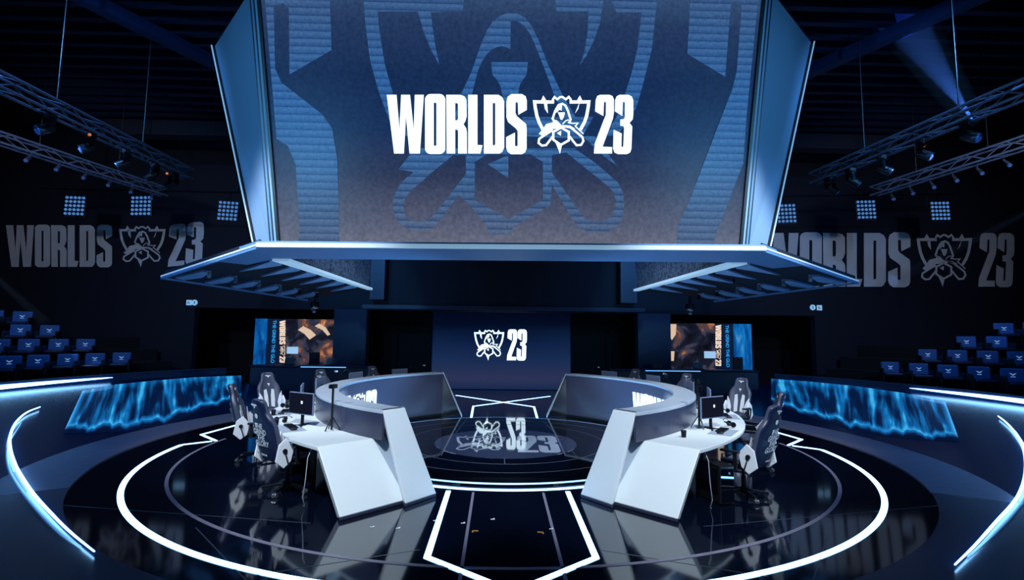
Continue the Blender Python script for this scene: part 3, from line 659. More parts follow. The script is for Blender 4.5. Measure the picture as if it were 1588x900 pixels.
# ------------------------------------------------------------------ chair
def make_chair():
    r = empty('gaming_chair', (0, 0, 0), 0)
    base = MB()
    for k in range(5):
        a = 2*PI*k/5+.3; base.bar((.04*math.cos(a), .04*math.sin(a), .11), (.32*math.cos(a), .32*math.sin(a), .075), .05, .035)
    base.cyl((0, 0, .06), (0, 0, .14), .055); base.build('star_base', M_dark, r, bevel=.006)
    for k in range(5):
        a = 2*PI*k/5+.3; c = Vector((.33*math.cos(a), .33*math.sin(a), .032)); t = Vector((-math.sin(a), math.cos(a), 0))
        MB().cyl(c-t*.028, c-t*.006, .032).cyl(c+t*.006, c+t*.028, .032).cyl(c, c+Vector((0, 0, .045)), .01).build('caster', M_chrome, r)
    MB().cyl((0, 0, .12), (0, 0, .30), .032).cyl((0, 0, .28), (0, 0, .42), .02).build('gas_lift', M_dark, r)
    m = MB().box((0, 0, .425), (.26, .30, .03)); m.bar((.05, .05, .42), (.30, .05, .41), .015); m.build('tilt_mechanism', M_dark, r, bevel=.005)
    # seat cushion with raised side bolsters
    rows = []
    for y, w, z in ((-.24, .24, .50), (-.18, .26, .505), (.0, .265, .51), (.18, .26, .52), (.25, .23, .49)):
        rows.append([(-w, y, .445), (-w-.01, y, z+.03), (-w*.8, y, z+.05), (-w*.55, y, z), (0, y, z-.005), (w*.55, y, z), (w*.8, y, z+.05), (w+.01, y, z+.03), (w, y, .445)])
    MB().grid(rows, close=True, caps=True).build('seat', M_chairf, r, smooth=True, subsurf=1)
    # backrest: front and rear shells
    prof = [(.46, .17, .0), (.52, .22, .02), (.62, .255, .035), (.74, .262, .045), (.86, .27, .05), (.95, .272, .045), (1.02, .262, .035), (1.09, .215, .02), (1.14, .165, .012), (1.22, .158, .01), (1.29, .15, .008), (1.335, .115, .003)]
    def yb(z): return -.22-(z-.46)*.27
    rows = []
    for z, w, b in prof:
        y = yb(z); th = .075
        rows.append([(-w, y-.02, z), (-w*.97, y+b+.02, z), (-w*.72, y+b+.015, z), (-w*.5, y+.005, z), (0, y, z), (w*.5, y+.005, z), (w*.72, y+b+.015, z), (w*.97, y+b+.02, z), (w, y-.02, z), (w*.8, y-th, z), (0, y-th-.012, z), (-w*.8, y-th, z)])
    m = MB().grid(rows, close=True, caps=True); bo = m.build('backrest', M_chairf, r, smooth=True, subsurf=1)
    bo.data.materials.append(M_chairb)
    for p in bo.data.polygons:
        if p.center.y < yb(p.center.z)-.02: p.material_index = 1
    # white front panels
    for s in (-1, 1):
        L = [(.03, .56), (.11, .54), (.125, .70), (.12, .93), (.06, .95), (.035, .80)]
        MB().prism([(s*x, yb(z)+.012, z) for x, z in L], (0, .008, 0)).build('front_panel', M_chairw, r)
        L = [(.165, .52), (.235, .60), (.262, .74), (.268, .90), (.20, .80), (.155, .66)]
        MB().prism([(s*x, yb(z)+.075, z) for x, z in L], (0, .008, 0)).build('bolster_panel', M_chairw, r)
        # hexagonal hinge cover
        L = [(-.34, .50), (-.30, .72), (-.20, .80), (-.08, .66), (-.12, .48), (-.22, .40)]
        MB().prism([(s*.268, y, z) for y, z in L], (s*.03, 0, 0)).build('hinge_cover', M_chairw, r, bevel=.006)
        MB().cyl((s*.29, -.22, .63), (s*.315, -.22, .63), .032).bar((s*.305, -.215, .60), (s*.305, -.16, .43), .012, .04, up=(1, 0, 0)).build('recliner_lever', M_black, r)
        MB().bar((s*.33, -.05, .43), (s*.33, -.05, .66), .035, .05).box((s*.33, .02, .675), (.08, .26, .03)).bar((s*.33, -.05, .44), (s*.1, -.05, .42), .03, .03).build('armrest', M_black, r, bevel=.006)
    # printed emblems front and rear
    tilt = math.atan(.27)
    def rear(x, z, rx=0): 
        return Matrix.Translation((x, yb(z)-.094, z)) @ Matrix.Rotation(PI/2+tilt, 4, 'X')
    def front(x, z): return Matrix.Translation((x, yb(z)+.02, z)) @ Matrix.Rotation(PI, 4, 'Z') @ Matrix.Rotation(PI/2-tilt, 4, 'X')
    def glyph(name, M, w, h):
        bm = MB(); P = [(-.5, .5), (.5, .35), (.45, 0), (.15, .05), (.1, -.5), (-.12, -.5), (-.1, .05), (-.45, .1)]
        bm.prism([M @ Vector((x*w, y*h, 0)) for x, y in P], (M.to_3x3() @ Vector((0, 0, .003)))); bm.build(name, M_print, r)
    glyph('headrest_emblem', front(0, 1.24), .13, .05); glyph('headrest_emblem', rear(0, 1.24), .14, .06)
    glyph('chest_emblem', front(0, 1.05), .06, .07)
    o = MB(); c = rear(0, 1.10); o.cyl(c @ Vector((0, 0, 0)), c @ Vector((0, 0, .004)), .035, None, 16); o.build('rear_badge', M_print, r)
    text_mesh('rear_lettering', 'THE\nGRIND\nTHE\nGLORY', .105, rear(0, .84) @ Matrix.Translation((0, 0, .004)), M_print, r, .25, .003, 1.0, .8)
    text_mesh('rear_lettering', 'WORLDS', .035, rear(0, .56) @ Matrix.Translation((0, 0, .004)), M_print, r, 0, .002)
    return r
def face_to(x, y, s, extra=0): # rotation so that local +Y looks to the desk centre
    dx, dy = s*-DC[0]*1 - x, DC[1]-y
    return math.atan2(-dx, dy)+extra
proto = make_chair()
chairs = [(-1, 51, 5.86, .22, 'nearest the camera, lettered back showing'), (-1, 73, 6.12, -.05, 'second from the camera, side on'), (-1, 97, 6.72, -.55, 'third from the camera, front showing'),
          (-1, 111, 6.3, -.2, 'behind the microphone arms'), (-1, 128, 6.3, 0, 'farthest, only the headrest showing'),
          (1, 51, 6.1, -.22, 'nearest the camera, lettered back showing'), (1, 69, 6.1, .0, 'half hidden behind the nearest chair'), (1, 96, 6.7, .55, 'third from the camera, front showing'),
          (1, 111, 6.3, .2, 'behind the microphone arms'), (1, 128, 6.3, 0, 'farthest, only the headrest showing')]
for n, (s, th, r_, ex, lab) in enumerate(chairs):
    c = proto if n == 0 else copy_tree(proto); x = s*(-DC[0]+r_*math.sin(math.radians(th))); y = DC[1]-r_*math.cos(math.radians(th))
    c.location = (x, y, 0); c.rotation_euler.z = face_to(x, y, s, ex)
    tag(c, 'gaming chair at the %s desk, %s' % ('left' if s < 0 else 'right', lab), 'chair', 'gaming chairs at the two player desks')

# ------------------------------------------------------------------ desk equipment
ZT = .801
def make_monitor():
    r = empty('monitor'); MB().box((0, 0, .34), (.56, .028, .34)).build('housing', M_mongrey, r, bevel=.006)
    MB().box((0, .016, .343), (.535, .006, .31)).build('display', M_glassdark, r)
    MB().box((-.03, .021, .36), (.04, .003, .045)).build('screen_icon', M_print, r)
    MB().box((0, -.03, .19), (.06, .02, .34)).build('stand_pole', M_dark, r, bevel=.004)
    m = MB().box((0, -.02, .008), (.10, .10, .014)); m.bar((0, -.02, .01), (-.16, .12, .008), .02, .012).bar((0, -.02, .01), (.16, .12, .008), .02, .012).bar((0, -.02, .01), (0, -.16, .008), .02, .012); m.build('stand_foot', M_dark, r)
    return r
def make_keyboard():
    r = empty('keyboard'); MB().box((0, 0, .010), (.36, .135, .018)).build('keyboard_body', M_black, r, bevel=.004)
    m = MB()
    for i in range(12):
        for j in range(4): m.box((-.154+.028*i, -.045+.03*j, .022), (.022, .024, .008))
    m.build('keys', M_dark, r); return r
def make_mouse():
    r = empty('mouse'); MB().ball((0, 0, .016), .03, (1, 1.8, .62), 12).build('mouse_body', M_black, r, smooth=True)
    MB().cyl((-.004, .025, .032), (.004, .025, .032), .008).build('scroll_wheel', M_dark, r); return r
def make_headset():
    r = empty('headset'); pts = [(.085*math.cos(a), 0, .05+.085*math.sin(a)) for a in [PI*k/12 for k in range(13)]]
    R = Matrix.Rotation(-1.25, 4, 'X'); L = lambda p: R @ Vector(p) + Vector((0, 0, .045))
    MB().tube([L(p) for p in pts], .011).build('headband', M_black, r, smooth=True)
    for s in (-1, 1): MB().cyl(L((s*.07, 0, .03)), L((s*.105, 0, .03)), .045, .038, 16).build('ear_cup', M_dark, r, bevel=.006)
    q = [L((.09, -.02+.0*k, .03)) + Vector((.02*k, .015*k, .035*math.sin(k*.9)+.01*k)) for k in range(5)]
    MB().tube(q, .004).ball(q[-1], .010).build('boom_microphone', M_black, r); return r
def make_camera_arm():
    r = empty('microphone_stand'); MB().cyl((0, 0, 0), (0, 0, .02), .06).build('clamp_base', M_black, r)
    MB().cyl((0, 0, .02), (0, 0, .50), .013).build('pole', M_dark, r)
    MB().tube([(0, 0, .5), (.03, .02, .58), (.10, .05, .62), (.18, .08, .60)], .008).build('gooseneck', M_dark, r, smooth=True)
    MB().box((.20, .09, .59), (.06, .05, .045)).cyl((.20, .06, .59), (.20, .035, .59), .018).build('camera_head', M_chrome, r, bevel=.004)
    MB().tube([(0, 0, .50), (-.05, 0, .58), (-.13, .02, .62), (-.19, .05, .56)], .007).ball((-.19, .05, .55), .018, (1, 1, 1.6)).build('microphone', M_dark, r, smooth=True)
    return r
def make_tripod_stand():
    r = empty('camera_stand'); MB().cyl((0, 0, .02), (0, 0, .62), .017).build('pole', M_black, r)
    for k in range(3):
        a = 2*PI*k/3+.4; MB().bar((0, 0, .22), (.13*math.cos(a), .13*math.sin(a), .01), .014, .014).build('leg', M_black, r)
    MB().box((0, 0, .65), (.07, .12, .06)).cyl((0, -.06, .65), (0, -.09, .65), .022).build('camera_head', M_dark, r, bevel=.004)
    return r
def make_tower():
    r = empty('computer_tower'); MB().box((0, 0, .27), (.23, .46, .50)).build('case', M_black, r, bevel=.012)
    MB().box((0, -.232, .27), (.20, .006, .46)).build('front_glass', M_disc, r)
    MB().cyl((.03, -.236, .42), (.03, -.242, .42), .014).build('power_button', M_chrome, r)
    MB().box((-.116, 0, .30), (.004, .36, .34)).build('side_window', M_disc, r)
    MB().box((-.05, 0, .01), (.03, .40, .02)).box((.05, 0, .01), (.03, .40, .02)).build('feet', M_dark, r); return r
protos = dict(monitor=make_monitor(), keyboard=make_keyboard(), mouse=make_mouse(), headset=make_headset(), camera_arm=make_camera_arm(), stand=make_tripod_stand(), tower=make_tower())
used = set()
def put(kind, loc, rz, label, cat, group=None):
    o = protos[kind] if kind not in used else copy_tree(protos[kind]); used.add(kind)
    o.location = loc; o.rotation_euler.z = rz; return tag(o, label, cat, group)
seat_ang = [55, 73, 91, 109, 127]; ordn = ['nearest the camera', 'second from the camera', 'third from the camera', 'fourth from the camera', 'farthest from the camera']
for s, P in ((-1, PL), (1, PR)):
    side = 'left' if s < 0 else 'right'
    for k, a in enumerate(seat_ang):
        rz = face_to(*P(a, 5.6, 0).xy, s)   # +Y to the centre
        out = rz+PI
        p = P(a+(2 if k == 0 else 0), 5.42+(.12 if k == 0 else 0), ZT); put('monitor', p, out-(.42 if k == 0 else 0)*s, 'flat monitor on the %s desk, %s' % (side, ordn[k]), 'monitor', 'monitors on the player desks')
        p = P(a, 5.74, ZT+.003)
        mm = MB().box((0, 0, 0), (.62, .34, .004)).build('desk_mat', M_mat); mm.location = P(a, 5.74, ZT+.002); mm.rotation_euler.z = rz
        tag(mm, 'pale grey mat on the %s desk, %s' % (side, ordn[k]), 'desk mat', 'desk mats')
        if k < 4:
            q = P(a+1.2, 5.70, ZT+.004); put('keyboard', q, rz, 'black keyboard on the %s desk mat, %s' % (side, ordn[k]), 'keyboard', 'keyboards')
            q = P(a-2.1, 5.74, ZT+.004); put('mouse', q, rz, 'black mouse on the %s desk mat, %s' % (side, ordn[k]), 'mouse', 'computer mice')
        if k < 3:
            q = P(a+5.5, 5.80, ZT); put('headset', q, rz+.6, 'black headset resting on the %s desk beside the seat %s' % (side, ordn[k]), 'headset', 'headsets')
    q = P(62, 5.36, ZT)
    put('camera_arm', P(84, 5.36, ZT), face_to(*P(84, 5.4, 0).xy, s)+.3, 'tangled camera and microphone stand on the middle of the %s desk' % side, 'microphone stand', 'microphone stands')
    put('camera_arm', P(101, 5.36, ZT), face_to(*P(101, 5.4, 0).xy, s)-.5, 'camera and microphone stand on the %s desk beyond the middle one' % side, 'microphone stand', 'microphone stands')
    put('camera_arm', P(133, 5.36, ZT), 0, 'microphone stand near the far end of the %s desk' % side, 'microphone stand', 'microphone stands')
    put('stand', P(49.5, 5.30, ZT) if s < 0 else P(56, 5.36, ZT), .3*s, 'slim black camera stand by the rim of the %s desk near the camera' % side, 'camera stand', 'camera stands')
    put('tower', (Vector((2.88, 7.30, 0)) if s > 0 else P(62, 5.5, 0)), (.25 if s > 0 else -.3), 'glossy black computer tower under the near end of the %s desk' % side, 'computer')
    # cable drop
    a0 = P(42.5, 5.9, .745)
    pts = [a0+Vector((0, 0, .0)), a0+Vector((.03*s, -.05, -.12)), a0+Vector((.05*s, -.04, -.4)), a0+Vector((.07*s, -.05, -.62)), a0+Vector((.05*s, -.02, -.73)), a0+Vector((.12*s, .06, -.765)), a0+Vector((.17*s, .0, -.768)), a0+Vector((.14*s, -.08, -.768))]
    tag(MB().tube(pts, .006).build('cable', mat('pale_cable', (170, 180, 195), .5), smooth=True), 'pale cable hanging down beside the tower of the %s desk' % side, 'cable')
# cups
for s, P, a, n in ((-1, PL, 59, 'left desk in front of the nearest seat'), (-1, PL, 70, 'left desk by the second seat'), (1, PR, 46.5, 'right desk near its white end')):
    c = empty('cup', P(a, 5.86 if s < 0 else 5.42, ZT), 0, 'small dark cup on the %s' % n, 'cup')
    MB().cyl((0, 0, 0), (0, 0, .09), .032, .04, 18).build('cup_body', M_dark, c, smooth=False); MB().cyl((0, 0, .09), (0, 0, .1), .042, .038, 18).build('lid', M_black, c)
for s, P, a in ((-1, PL, 80),):
    c = empty('water_bottle', P(a, 5.5, ZT), 0, 'tall clear grey bottle standing on the left desk behind the nearest monitor', 'bottle')
    MB().cyl((0, 0, 0), (0, 0, .17), .034, None, 18).cyl((0, 0, .17), (0, 0, .23), .034, .014, 18).build('bottle_body', M_mongrey, c); MB().cyl((0, 0, .23), (0, 0, .26), .016).build('cap', M_chrome, c)

# ------------------------------------------------------------------ rear: back screen, side LED walls, counters
bs = empty('rear_screen', (0, 22.25, 0), 0, 'tall dark blue rear screen showing the white emblem and 23', 'screen')
def bsbg(nt):
    z = sep(nt, coord(nt, 'Generated'), 'Z')
    return ramp(nt, z, [(0, (22, 40, 78)), (.12, (44, 50, 84)), (.35, (24, 42, 80)), (.6, (8, 24, 60)), (.8, (2, 10, 34)), (1, (2, 6, 22))])
a, b = at_y(669.5, 540, 22.2).x, at_y(885.5, 540, 22.2).x
o = MB().box(((a+b)/2, 22.3, 1.75), (b-a-.02, .12, 3.45)).build('screen_face', node_emit('rear_display', bsbg), bs); o.matrix_parent_inverse = Matrix.Translation((0, -22.25, 0))
def rf(u, v):   # emblem 826..916 -> px 735..782 ; numerals 921..982 -> 786..817
    if u < 918: px = 735+(u-826)*(47/90)
    else: px = 786+(u-921)*(31/61)
    return at_y(px, 511+(v-147)*(48.5/92), 22.22)
bf = set(bpy.data.objects); logo(bs, rf, M_logo, word=False)
for o in set(bpy.data.objects)-bf: o.matrix_parent_inverse = Matrix.Translation((0, -22.25, 0))

def art(nt):
    v = coord(nt, 'Object', (1, 1, 1)); n = noise(nt, v, 1.7, 6, .6)
    return ramp(nt, n, [(.30, (10, 10, 18)), (.48, (24, 27, 42)), (.56, (60, 62, 80)), (.62, (90, 58, 52)), (.68, (170, 112, 80)), (.76, (215, 180, 145))])
def blueart(nt):
    n = noise(nt, coord(nt, 'Object', (1.5, 1, .5)), 2.2, 4, .8)
    return ramp(nt, n, [(.3, (4, 40, 95)), (.5, (10, 90, 165)), (.62, (20, 120, 190)), (.75, (110, 150, 190))])
M_art = node_emit('orange_picture_display', art); M_bart = node_emit('blue_picture_display', blueart)
M_cream = mat('cream_display_lettering', (240, 215, 190), .4, emit=(245, 215, 185), strength=1); M_sky = mat('sky_display_lettering', (60, 170, 230), .4, emit=(40, 165, 235), strength=1)
M_navy = mat('navy_display', (6, 12, 30), .4, emit=(6, 20, 48), strength=1)
YL = 21.0
for s in (-1, 1):
    side = 'left' if s < 0 else 'right'
    X = lambda px: at_y(px, 530, YL).x
    root = empty('side_display', (X(457 if s < 0 else 1101), YL, 0), 0, 'bright picture wall with upright %s lettering in the %s side opening' % ('orange and blue' , side), 'display')
    inv = Matrix.Translation(-root.location)
    if s < 0: seg = [('blue_panel', 394, 413, M_bart), ('navy_panel', 413, 433, M_navy), ('picture_panel', 443, 520, M_art), ('lettering_panel', 433, 443, M_navy)]
    else: seg = [('picture_panel', 1037, 1109, M_art), ('lettering_panel', 1109, 1119, M_navy), ('navy_panel', 1119, 1138, M_navy), ('blue_panel', 1138, 1166, M_bart)]
    z0, z1 = 0.0, at_y(450 if s < 0 else 1100, 495 if s < 0 else 502, YL).z
    for nm, p0, p1, mt in seg:
        o = MB().box(((X(p0)+X(p1))/2, YL+.05, (z0+z1)/2), (X(p1)-X(p0)-.01, .1, z1-z0)).build(nm, mt, root); o.matrix_parent_inverse = inv
    Mx = lambda px, py, ang: Matrix.Translation(at_y(px, py, YL-.02)) @ Matrix.Rotation(PI/2, 4, 'X') @ Matrix.Rotation(ang, 4, 'Z')
    pw, pb = (438, 424) if s < 0 else (1114, 1128)
    ya, yb2 = (497, 563) if s < 0 else (504, 568)
    def vf(u, v): return at_y(pw+4.6-(v-146)*9.2/94, ya+(u-600)*(yb2-ya)/382, YL-.03)
    bf = set(bpy.data.objects); logo(root, vf, M_cream)
    for o in set(bpy.data.objects)-bf: o.matrix_parent_inverse = inv
    o = text_mesh('lettering', 'THE GRIND THE GLO', .185, Mx(pb, 530 if s < 0 else 537, -PI/2), M_sky, root, 0, .002, .95); o.matrix_parent_inverse = inv
    # light card in the picture, banner figures
    px = 448 if s < 0 else 1100
    c0 = at_y(px-(3 if s < 0 else 8), 538 if s < 0 else 545, YL-.01); c1 = at_y(px+(14 if s < 0 else 10), 549 if s < 0 else 556, YL-.01)
    o = MB().prism([(c0.x, YL-.01, c0.z), (c1.x, YL-.01, c0.z), (c1.x, YL-.01, c1.z), (c0.x, YL-.01, c1.z)], (0, .01, 0)).build('pale_card', mat('pale_card_display', (180, 205, 225), .4, emit=(150, 190, 220), strength=1), root); o.matrix_parent_inverse = inv
    if s < 0:
        L = [(470,506),(482,512),(490,520),(480,527),(472,518),(462,512)]; L2 = [(495,502),(505,508),(512,519),(508,521),(500,512),(488,506)]
    else:
        L = [(1038,503),(1049,503),(1048,519),(1042,528),(1038,520)]; L2 = [(1039,545),(1046,545),(1045,560),(1041,560)]
    for q in (L, L2):
        o = MB().prism([at_y(x, y, YL-.01) for x, y in q], (0, .008, 0)).build('picture_highlight', mat('peach_display', (230, 190, 150), .4, emit=(225, 190, 155), strength=.9), root); o.matrix_parent_inverse = inv
    # counter in front of it with pale lit top
    Yc = 18.4; xa, xb = (at_y(388, 568, Yc).x, at_y(572, 568, Yc).x) if s < 0 else (at_y(952, 572, Yc).x, at_y(1176, 572, Yc).x)
    ct = empty('caster_counter', ((xa+xb)/2, Yc, 0), 0, 'dark navy counter with a blue lit top edge below the %s picture wall' % side, 'counter')
    w = xb-xa
    MB().box((0, .3, .55), (w, .6, 1.1)).build('counter_body', mat('navy_counter', (8, 28, 62), .3, var=.1), ct, bevel=.02)
    MB().box((0, .28, 1.125), (w+.06, .66, .05)).build('counter_top', M_pill, ct, bevel=.01)
    MB().box((s*-.5, -.06, 1.11), (w*.38, .03, .03)).build('edge_light', M_ledside, ct)
    for k in range(2):
        lp = empty('laptop', ((xa+xb)/2+(-.9+1.5*k)*1.0, Yc+.35, 1.15), 0, 'dark open laptop on the %s counter, the %s one' % (side, 'left' if k == 0 else 'right'), 'laptop', 'laptops on the counters')
        MB().box((0, 0, .012), (.36, .25, .02)).build('keyboard_deck', M_black, lp); MB().prism([(-.18, .12, .02), (.18, .12, .02), (.18, .18, .25), (-.18, .18, .25)], (0, .012, 0)).build('lid', M_black, lp)
    cx_ = at_y(1146 if s > 0 else 486, 560, 20.0).x
    st = empty('stool', (cx_, 19.9, 0), 0, 'dark high backed stool silhouetted against the %s picture wall' % side, 'stool')
    MB().cyl((0, 0, 0), (0, 0, .03), .22).cyl((0, 0, .03), (0, 0, .75), .03).build('pedestal', M_black, st); MB().box((0, 0, .79), (.42, .42, .08)).build('seat', M_black, st, bevel=.02); MB().box((0, .2, 1.2), (.40, .06, .75)).build('backrest', M_black, st, bevel=.05)
# wall signs
for k, (px, py, sh) in enumerate(((293, 469.5, 0), (301.5, 469.5, 1), (1260.6, 477, 1), (1271, 477.5, 0))):
    p = at_y(px, py, Yw-.03); side = 'left' if k < 2 else 'right'
    g = empty('wall_sign', p, 0, 'tiny pale %s sign on the back wall at the %s' % ('round' if sh else 'square', side), 'sign')
    m = MB(); (m.cyl((0, 0, 0), (0, .02, 0), .11, None, 24) if sh else m.box((0, .01, 0), (.2, .02, .2))).build('sign_plate', mat('pale_sign', (150, 195, 225), .5, emit=(130, 180, 215), strength=.8), g)
    (MB().box((0, -.004, .0), (.03, .006, .1)) if sh else MB().box((-.03, -.004, .0), (.03, .006, .08)).box((.03, -.004, -.02), (.04, .006, .03))).build('sign_symbol', M_dark, g)
# projected title, its light painted as pale letters on the back wall
for s, (x0, x1, e0, e1, n0, n1, yt, yb_) in ((-1, (9, 174, 184, 257, 260, 316, 349, 415)), (1, (1176, 1412, 1421, 1508, 1517, 1573, 361, 446))):
    side = 'left' if s < 0 else 'right'
    root = empty('projected_lettering', (s*14, Yw, 5), 0, 'projected WORLDS 23 title with trophy emblem painted soft grey on the dark wall at the %s' % side, 'projected lettering')
    def wf(u, v):
        if u < 820: px = x0+(u-599.8)*(x1-x0)/(817-599.8)
        elif u < 918: px = e0+(u-826)*(e1-e0)/90
        else: px = n0+(u-921)*(n1-n0)/61
        py = yt+(v-146.5)*(yb_-yt)/93
        if s < 0 and u > 918: py -= (u-921)*.10
        return at_y(px, py, Yw-.02)
    bf = set(bpy.data.objects); logo(root, wf, M_projection)
    for o in set(bpy.data.objects)-bf: o.matrix_parent_inverse = Matrix.Translation((-s*14, -Yw, -5))

# ------------------------------------------------------------------ audience seats and stands
RS = 12.75
for s in (-1, 1):
    side = 'left' if s < 0 else 'right'
    for k in range(4):
        z = .78+.43*k; r0 = RS+.95*k; r1 = r0+(.95 if k < 3 else 1.6); rows = []
        for i in range(41):
            a = math.radians(62+(118-62)*i/40); y0, y1 = CT[1]-r0*math.cos(a), CT[1]-r1*math.cos(a)
            rows.append([(s*r0*math.sin(a), y0, 0), (s*r0*math.sin(a), y0, z), (s*r1*math.sin(a), y1, z), (s*r1*math.sin(a), y1, 0)])
        struct(MB().grid(rows, close=True, caps=True), 'trim_%d' % (20+k+(0 if s < 0 else 4)), M_void, 'dark curved step of the audience stand')
def on_circle(px, py, R_):
    d = ray(px, py); o2 = Vector((CAM.x-CT[0], CAM.y-CT[1])); d2 = Vector((d.x, d.y)); A_ = d2.dot(d2); B_ = o2.dot(d2); t = (-B_+math.sqrt(B_*B_-A_*(o2.dot(o2)-R_*R_)))/A_
    return CAM+d*t
def make_seat():
    r = empty('audience_seat'); MB().box((0, .26, .62), (.50, .07, .36)).build('backrest', M_seat, r, bevel=.03)
    MB().box((0, .02, .42), (.48, .46, .09)).build('seat_cushion', M_chairb, r, bevel=.03)
    for sx in (-1, 1): MB().box((sx*.27, .05, .30), (.04, .40, .60)).build('side_panel', M_black, r, bevel=.01)
    m = MB(); m.prism([(x, .22, z) for x, z in ((-.075, .68), (-.03, .665), (0, .645), (.03, .665), (.075, .68), (.045, .645), (0, .61), (-.045, .645))], (0, .004, 0)); m.box((0, .222, .58), (.10, .004, .018)); m.build('seat_emblem', M_seatlogo, r)
    return r
seatp = make_seat()
SL = [[(5, 567), (50, 565), (97, 562), (140, 560), (182, 557)], [(-13, 541), (35, 540), (82, 540), (125, 537)], [(22, 517), (68, 517)], [(-22, 495), (25, 495)]]
SR = [[(1387, 571), (1432, 573), (1478, 576), (1527, 580), (1580, 585)], [(1446, 549), (1493, 552), (1541, 553), (1590, 556)], [(1507, 528), (1555, 529)], [(1566, 508), (1614, 509)]]
first = True
rown = ['bottom row', 'second row up', 'third row up', 'top row']
for s, rows in ((-1, SL), (1, SR)):
    for k, row in enumerate(rows):
        for j, (px, py) in enumerate(row):
            p = on_circle(px, py-1, RS+.55+.95*k); o = seatp if first else copy_tree(seatp); first = False
            o.location = (p.x*.985, p.y-.16, .78+.43*k); o.rotation_euler.z = -s*.42
            n = j if s < 0 else len(row)-1-j
            pos = ['outermost seat', 'second seat from the picture edge', 'third seat from the picture edge', 'fourth seat from the picture edge', 'innermost seat'][n if n < 4 else 4]
            tag(o, 'blue audience seat, %s stand, %s, %s' % ('left' if s < 0 else 'right', rown[k], pos), 'seat', 'audience seats')

# ------------------------------------------------------------------ lamp panels, ceiling deck, trusses, fixtures, cameras
def make_panel():
    r = empty('lamp_panel'); MB().box((0, .06, 0), (.70, .08, .70)).build('housing', M_black, r, bevel=.01)
    m = MB()
    for i in range(5):
        for j in range(5): m.cyl(((i-2)*.135, 0, (j-2)*.135), ((i-2)*.135, .03, (j-2)*.135), .045, .05, 10)
    m.build('lens_grid', M_lens, r); MB().bar((0, .08, .35), (0, .08, .62), .03).build('bracket', M_dark, r); return r
pp = make_panel(); first = True
for k, (px, py) in enumerate(((115, 319), (218, 319), (353, 327), (1220, 331), (1344, 325), (1459, 327))):
    o = pp if first else copy_tree(pp); first = False; o.location = at_y(px, py, 17.0); o.rotation_euler = (0, (.02, -.03, .05, -.05, -.04, -.03)[k], 0)
    tag(o, 'square lens grid lamp panel, %s' % ['farthest left on the left wall', 'middle one above the left wall emblem', 'left one beside the hanging screen', 'right one beside the hanging screen', 'middle one above the right wall letters', 'farthest right over the right wall emblem'][k], 'stage light', 'lens grid lamp panels')
for s in (-1, 1):
    side = 'left' if s < 0 else 'right'
    tag(MB().cyl((s*15.5, 17.08, 6.95 if s < 0 else 7.35), (s*8.2, 17.08, 6.95 if s < 0 else 7.12), .03).cyl((s*14.5, 17.08, 6.9), (s*14.5, 17.08, 10.15), .015).cyl((s*9.0, 17.08, 6.9), (s*9.0, 17.08, 10.15), .015).build('hanging_rail', M_dark), 'thin dark rail carrying the lamp panels on the %s' % side, 'rail')
for k in range(16):     # ceiling deck ribs
    y = 9.6+k*.55
    for s in (-1, 1):
        struct(MB().box((s*9.2, y, 9.75), (12.5, .16, .30)), 'trim_%d' % (30+2*k+(s > 0)), M_dark if 0 else mat('roof_rib', (24, 38, 70), .5, .2), 'roof deck rib')
for s in (-1, 1):
    side = 'left' if s < 0 else 'right'
    struct(MB().bar((s*9.9, 9.2, 9.35), (s*6.3, 16.0, 9.35), .28, .28), 'trim_%d' % (80+(s > 0)), mat('roof_beam', (28, 50, 90), .5, .2), 'diagonal roof beam')
    struct(MB().box((s*9.0, 17.2, 9.1), (9, .5, .5)), 'trim_%d' % (84+(s > 0)), M_under, 'cross roof beam')
def truss(a, b, label, w=.26):
    a, b = Vector(a), Vector(b); d = (b-a); L = d.length; t = d.normalized(); x = t.cross(Vector((0, 0, 1))).normalized(); z = x.cross(t)
    r = empty('truss', a, 0, label, 'truss'); inv = Matrix.Translation(-a)
    for i, j in ((-1, -1), (-1, 1), (1, -1), (1, 1)):
        o = MB().cyl(a+x*i*w/2+z*j*w/2, b+x*i*w/2+z*j*w/2, .028, None, 8).build('chord', M_truss, r); o.matrix_parent_inverse = inv
    m = MB(); n = int(L/.45)
    for k in range(n):
        p, q = a+t*(L*k/n), a+t*(L*(k+1)/n); sg = 1 if k % 2 else -1
        for i in (-1, 1):
            m.cyl(p+x*i*w/2-z*sg*w/2, q+x*i*w/2+z*sg*w/2, .012, None, 6); m.cyl(p-x*sg*w/2+z*i*w/2, q+x*sg*w/2+z*i*w/2, .012, None, 6)
    o = m.build('lacing', M_truss, r); o.matrix_parent_inverse = inv; return r
def make_fixture():
    r = empty('moving_head_light'); MB().box((0, 0, -.10), (.22, .16, .12)).build('base', M_black, r, bevel=.01)
    for s in (-1, 1): MB().bar((s*.12, 0, -.12), (s*.12, 0, -.34), .03, .08).build('yoke_arm', M_dark, r)
    MB().cyl((0, .06, -.28), (0, -.16, -.42), .085, .10, 16).build('lamp_head', M_black, r, bevel=.01); MB().cyl((0, -.16, -.42), (0, -.175, -.43), .085, .085, 16).build('lens', M_lensoff, r); return r
def make_bar():
    r = empty('light_bar'); MB().cyl((0, 0, 0), (0, -.32, -.22), .035, .05, 10).build('lamp_tube', M_chrome, r); MB().bar((0, 0, .0), (0, 0, .12), .02).build('clamp', M_dark, r); MB().cyl((0, -.32, -.22), (0, -.33, -.228), .045, .045, 10).build('lens', M_lensoff, r); return r
fx = make_fixture(); bx_ = make_bar(); f1 = b1_ = True
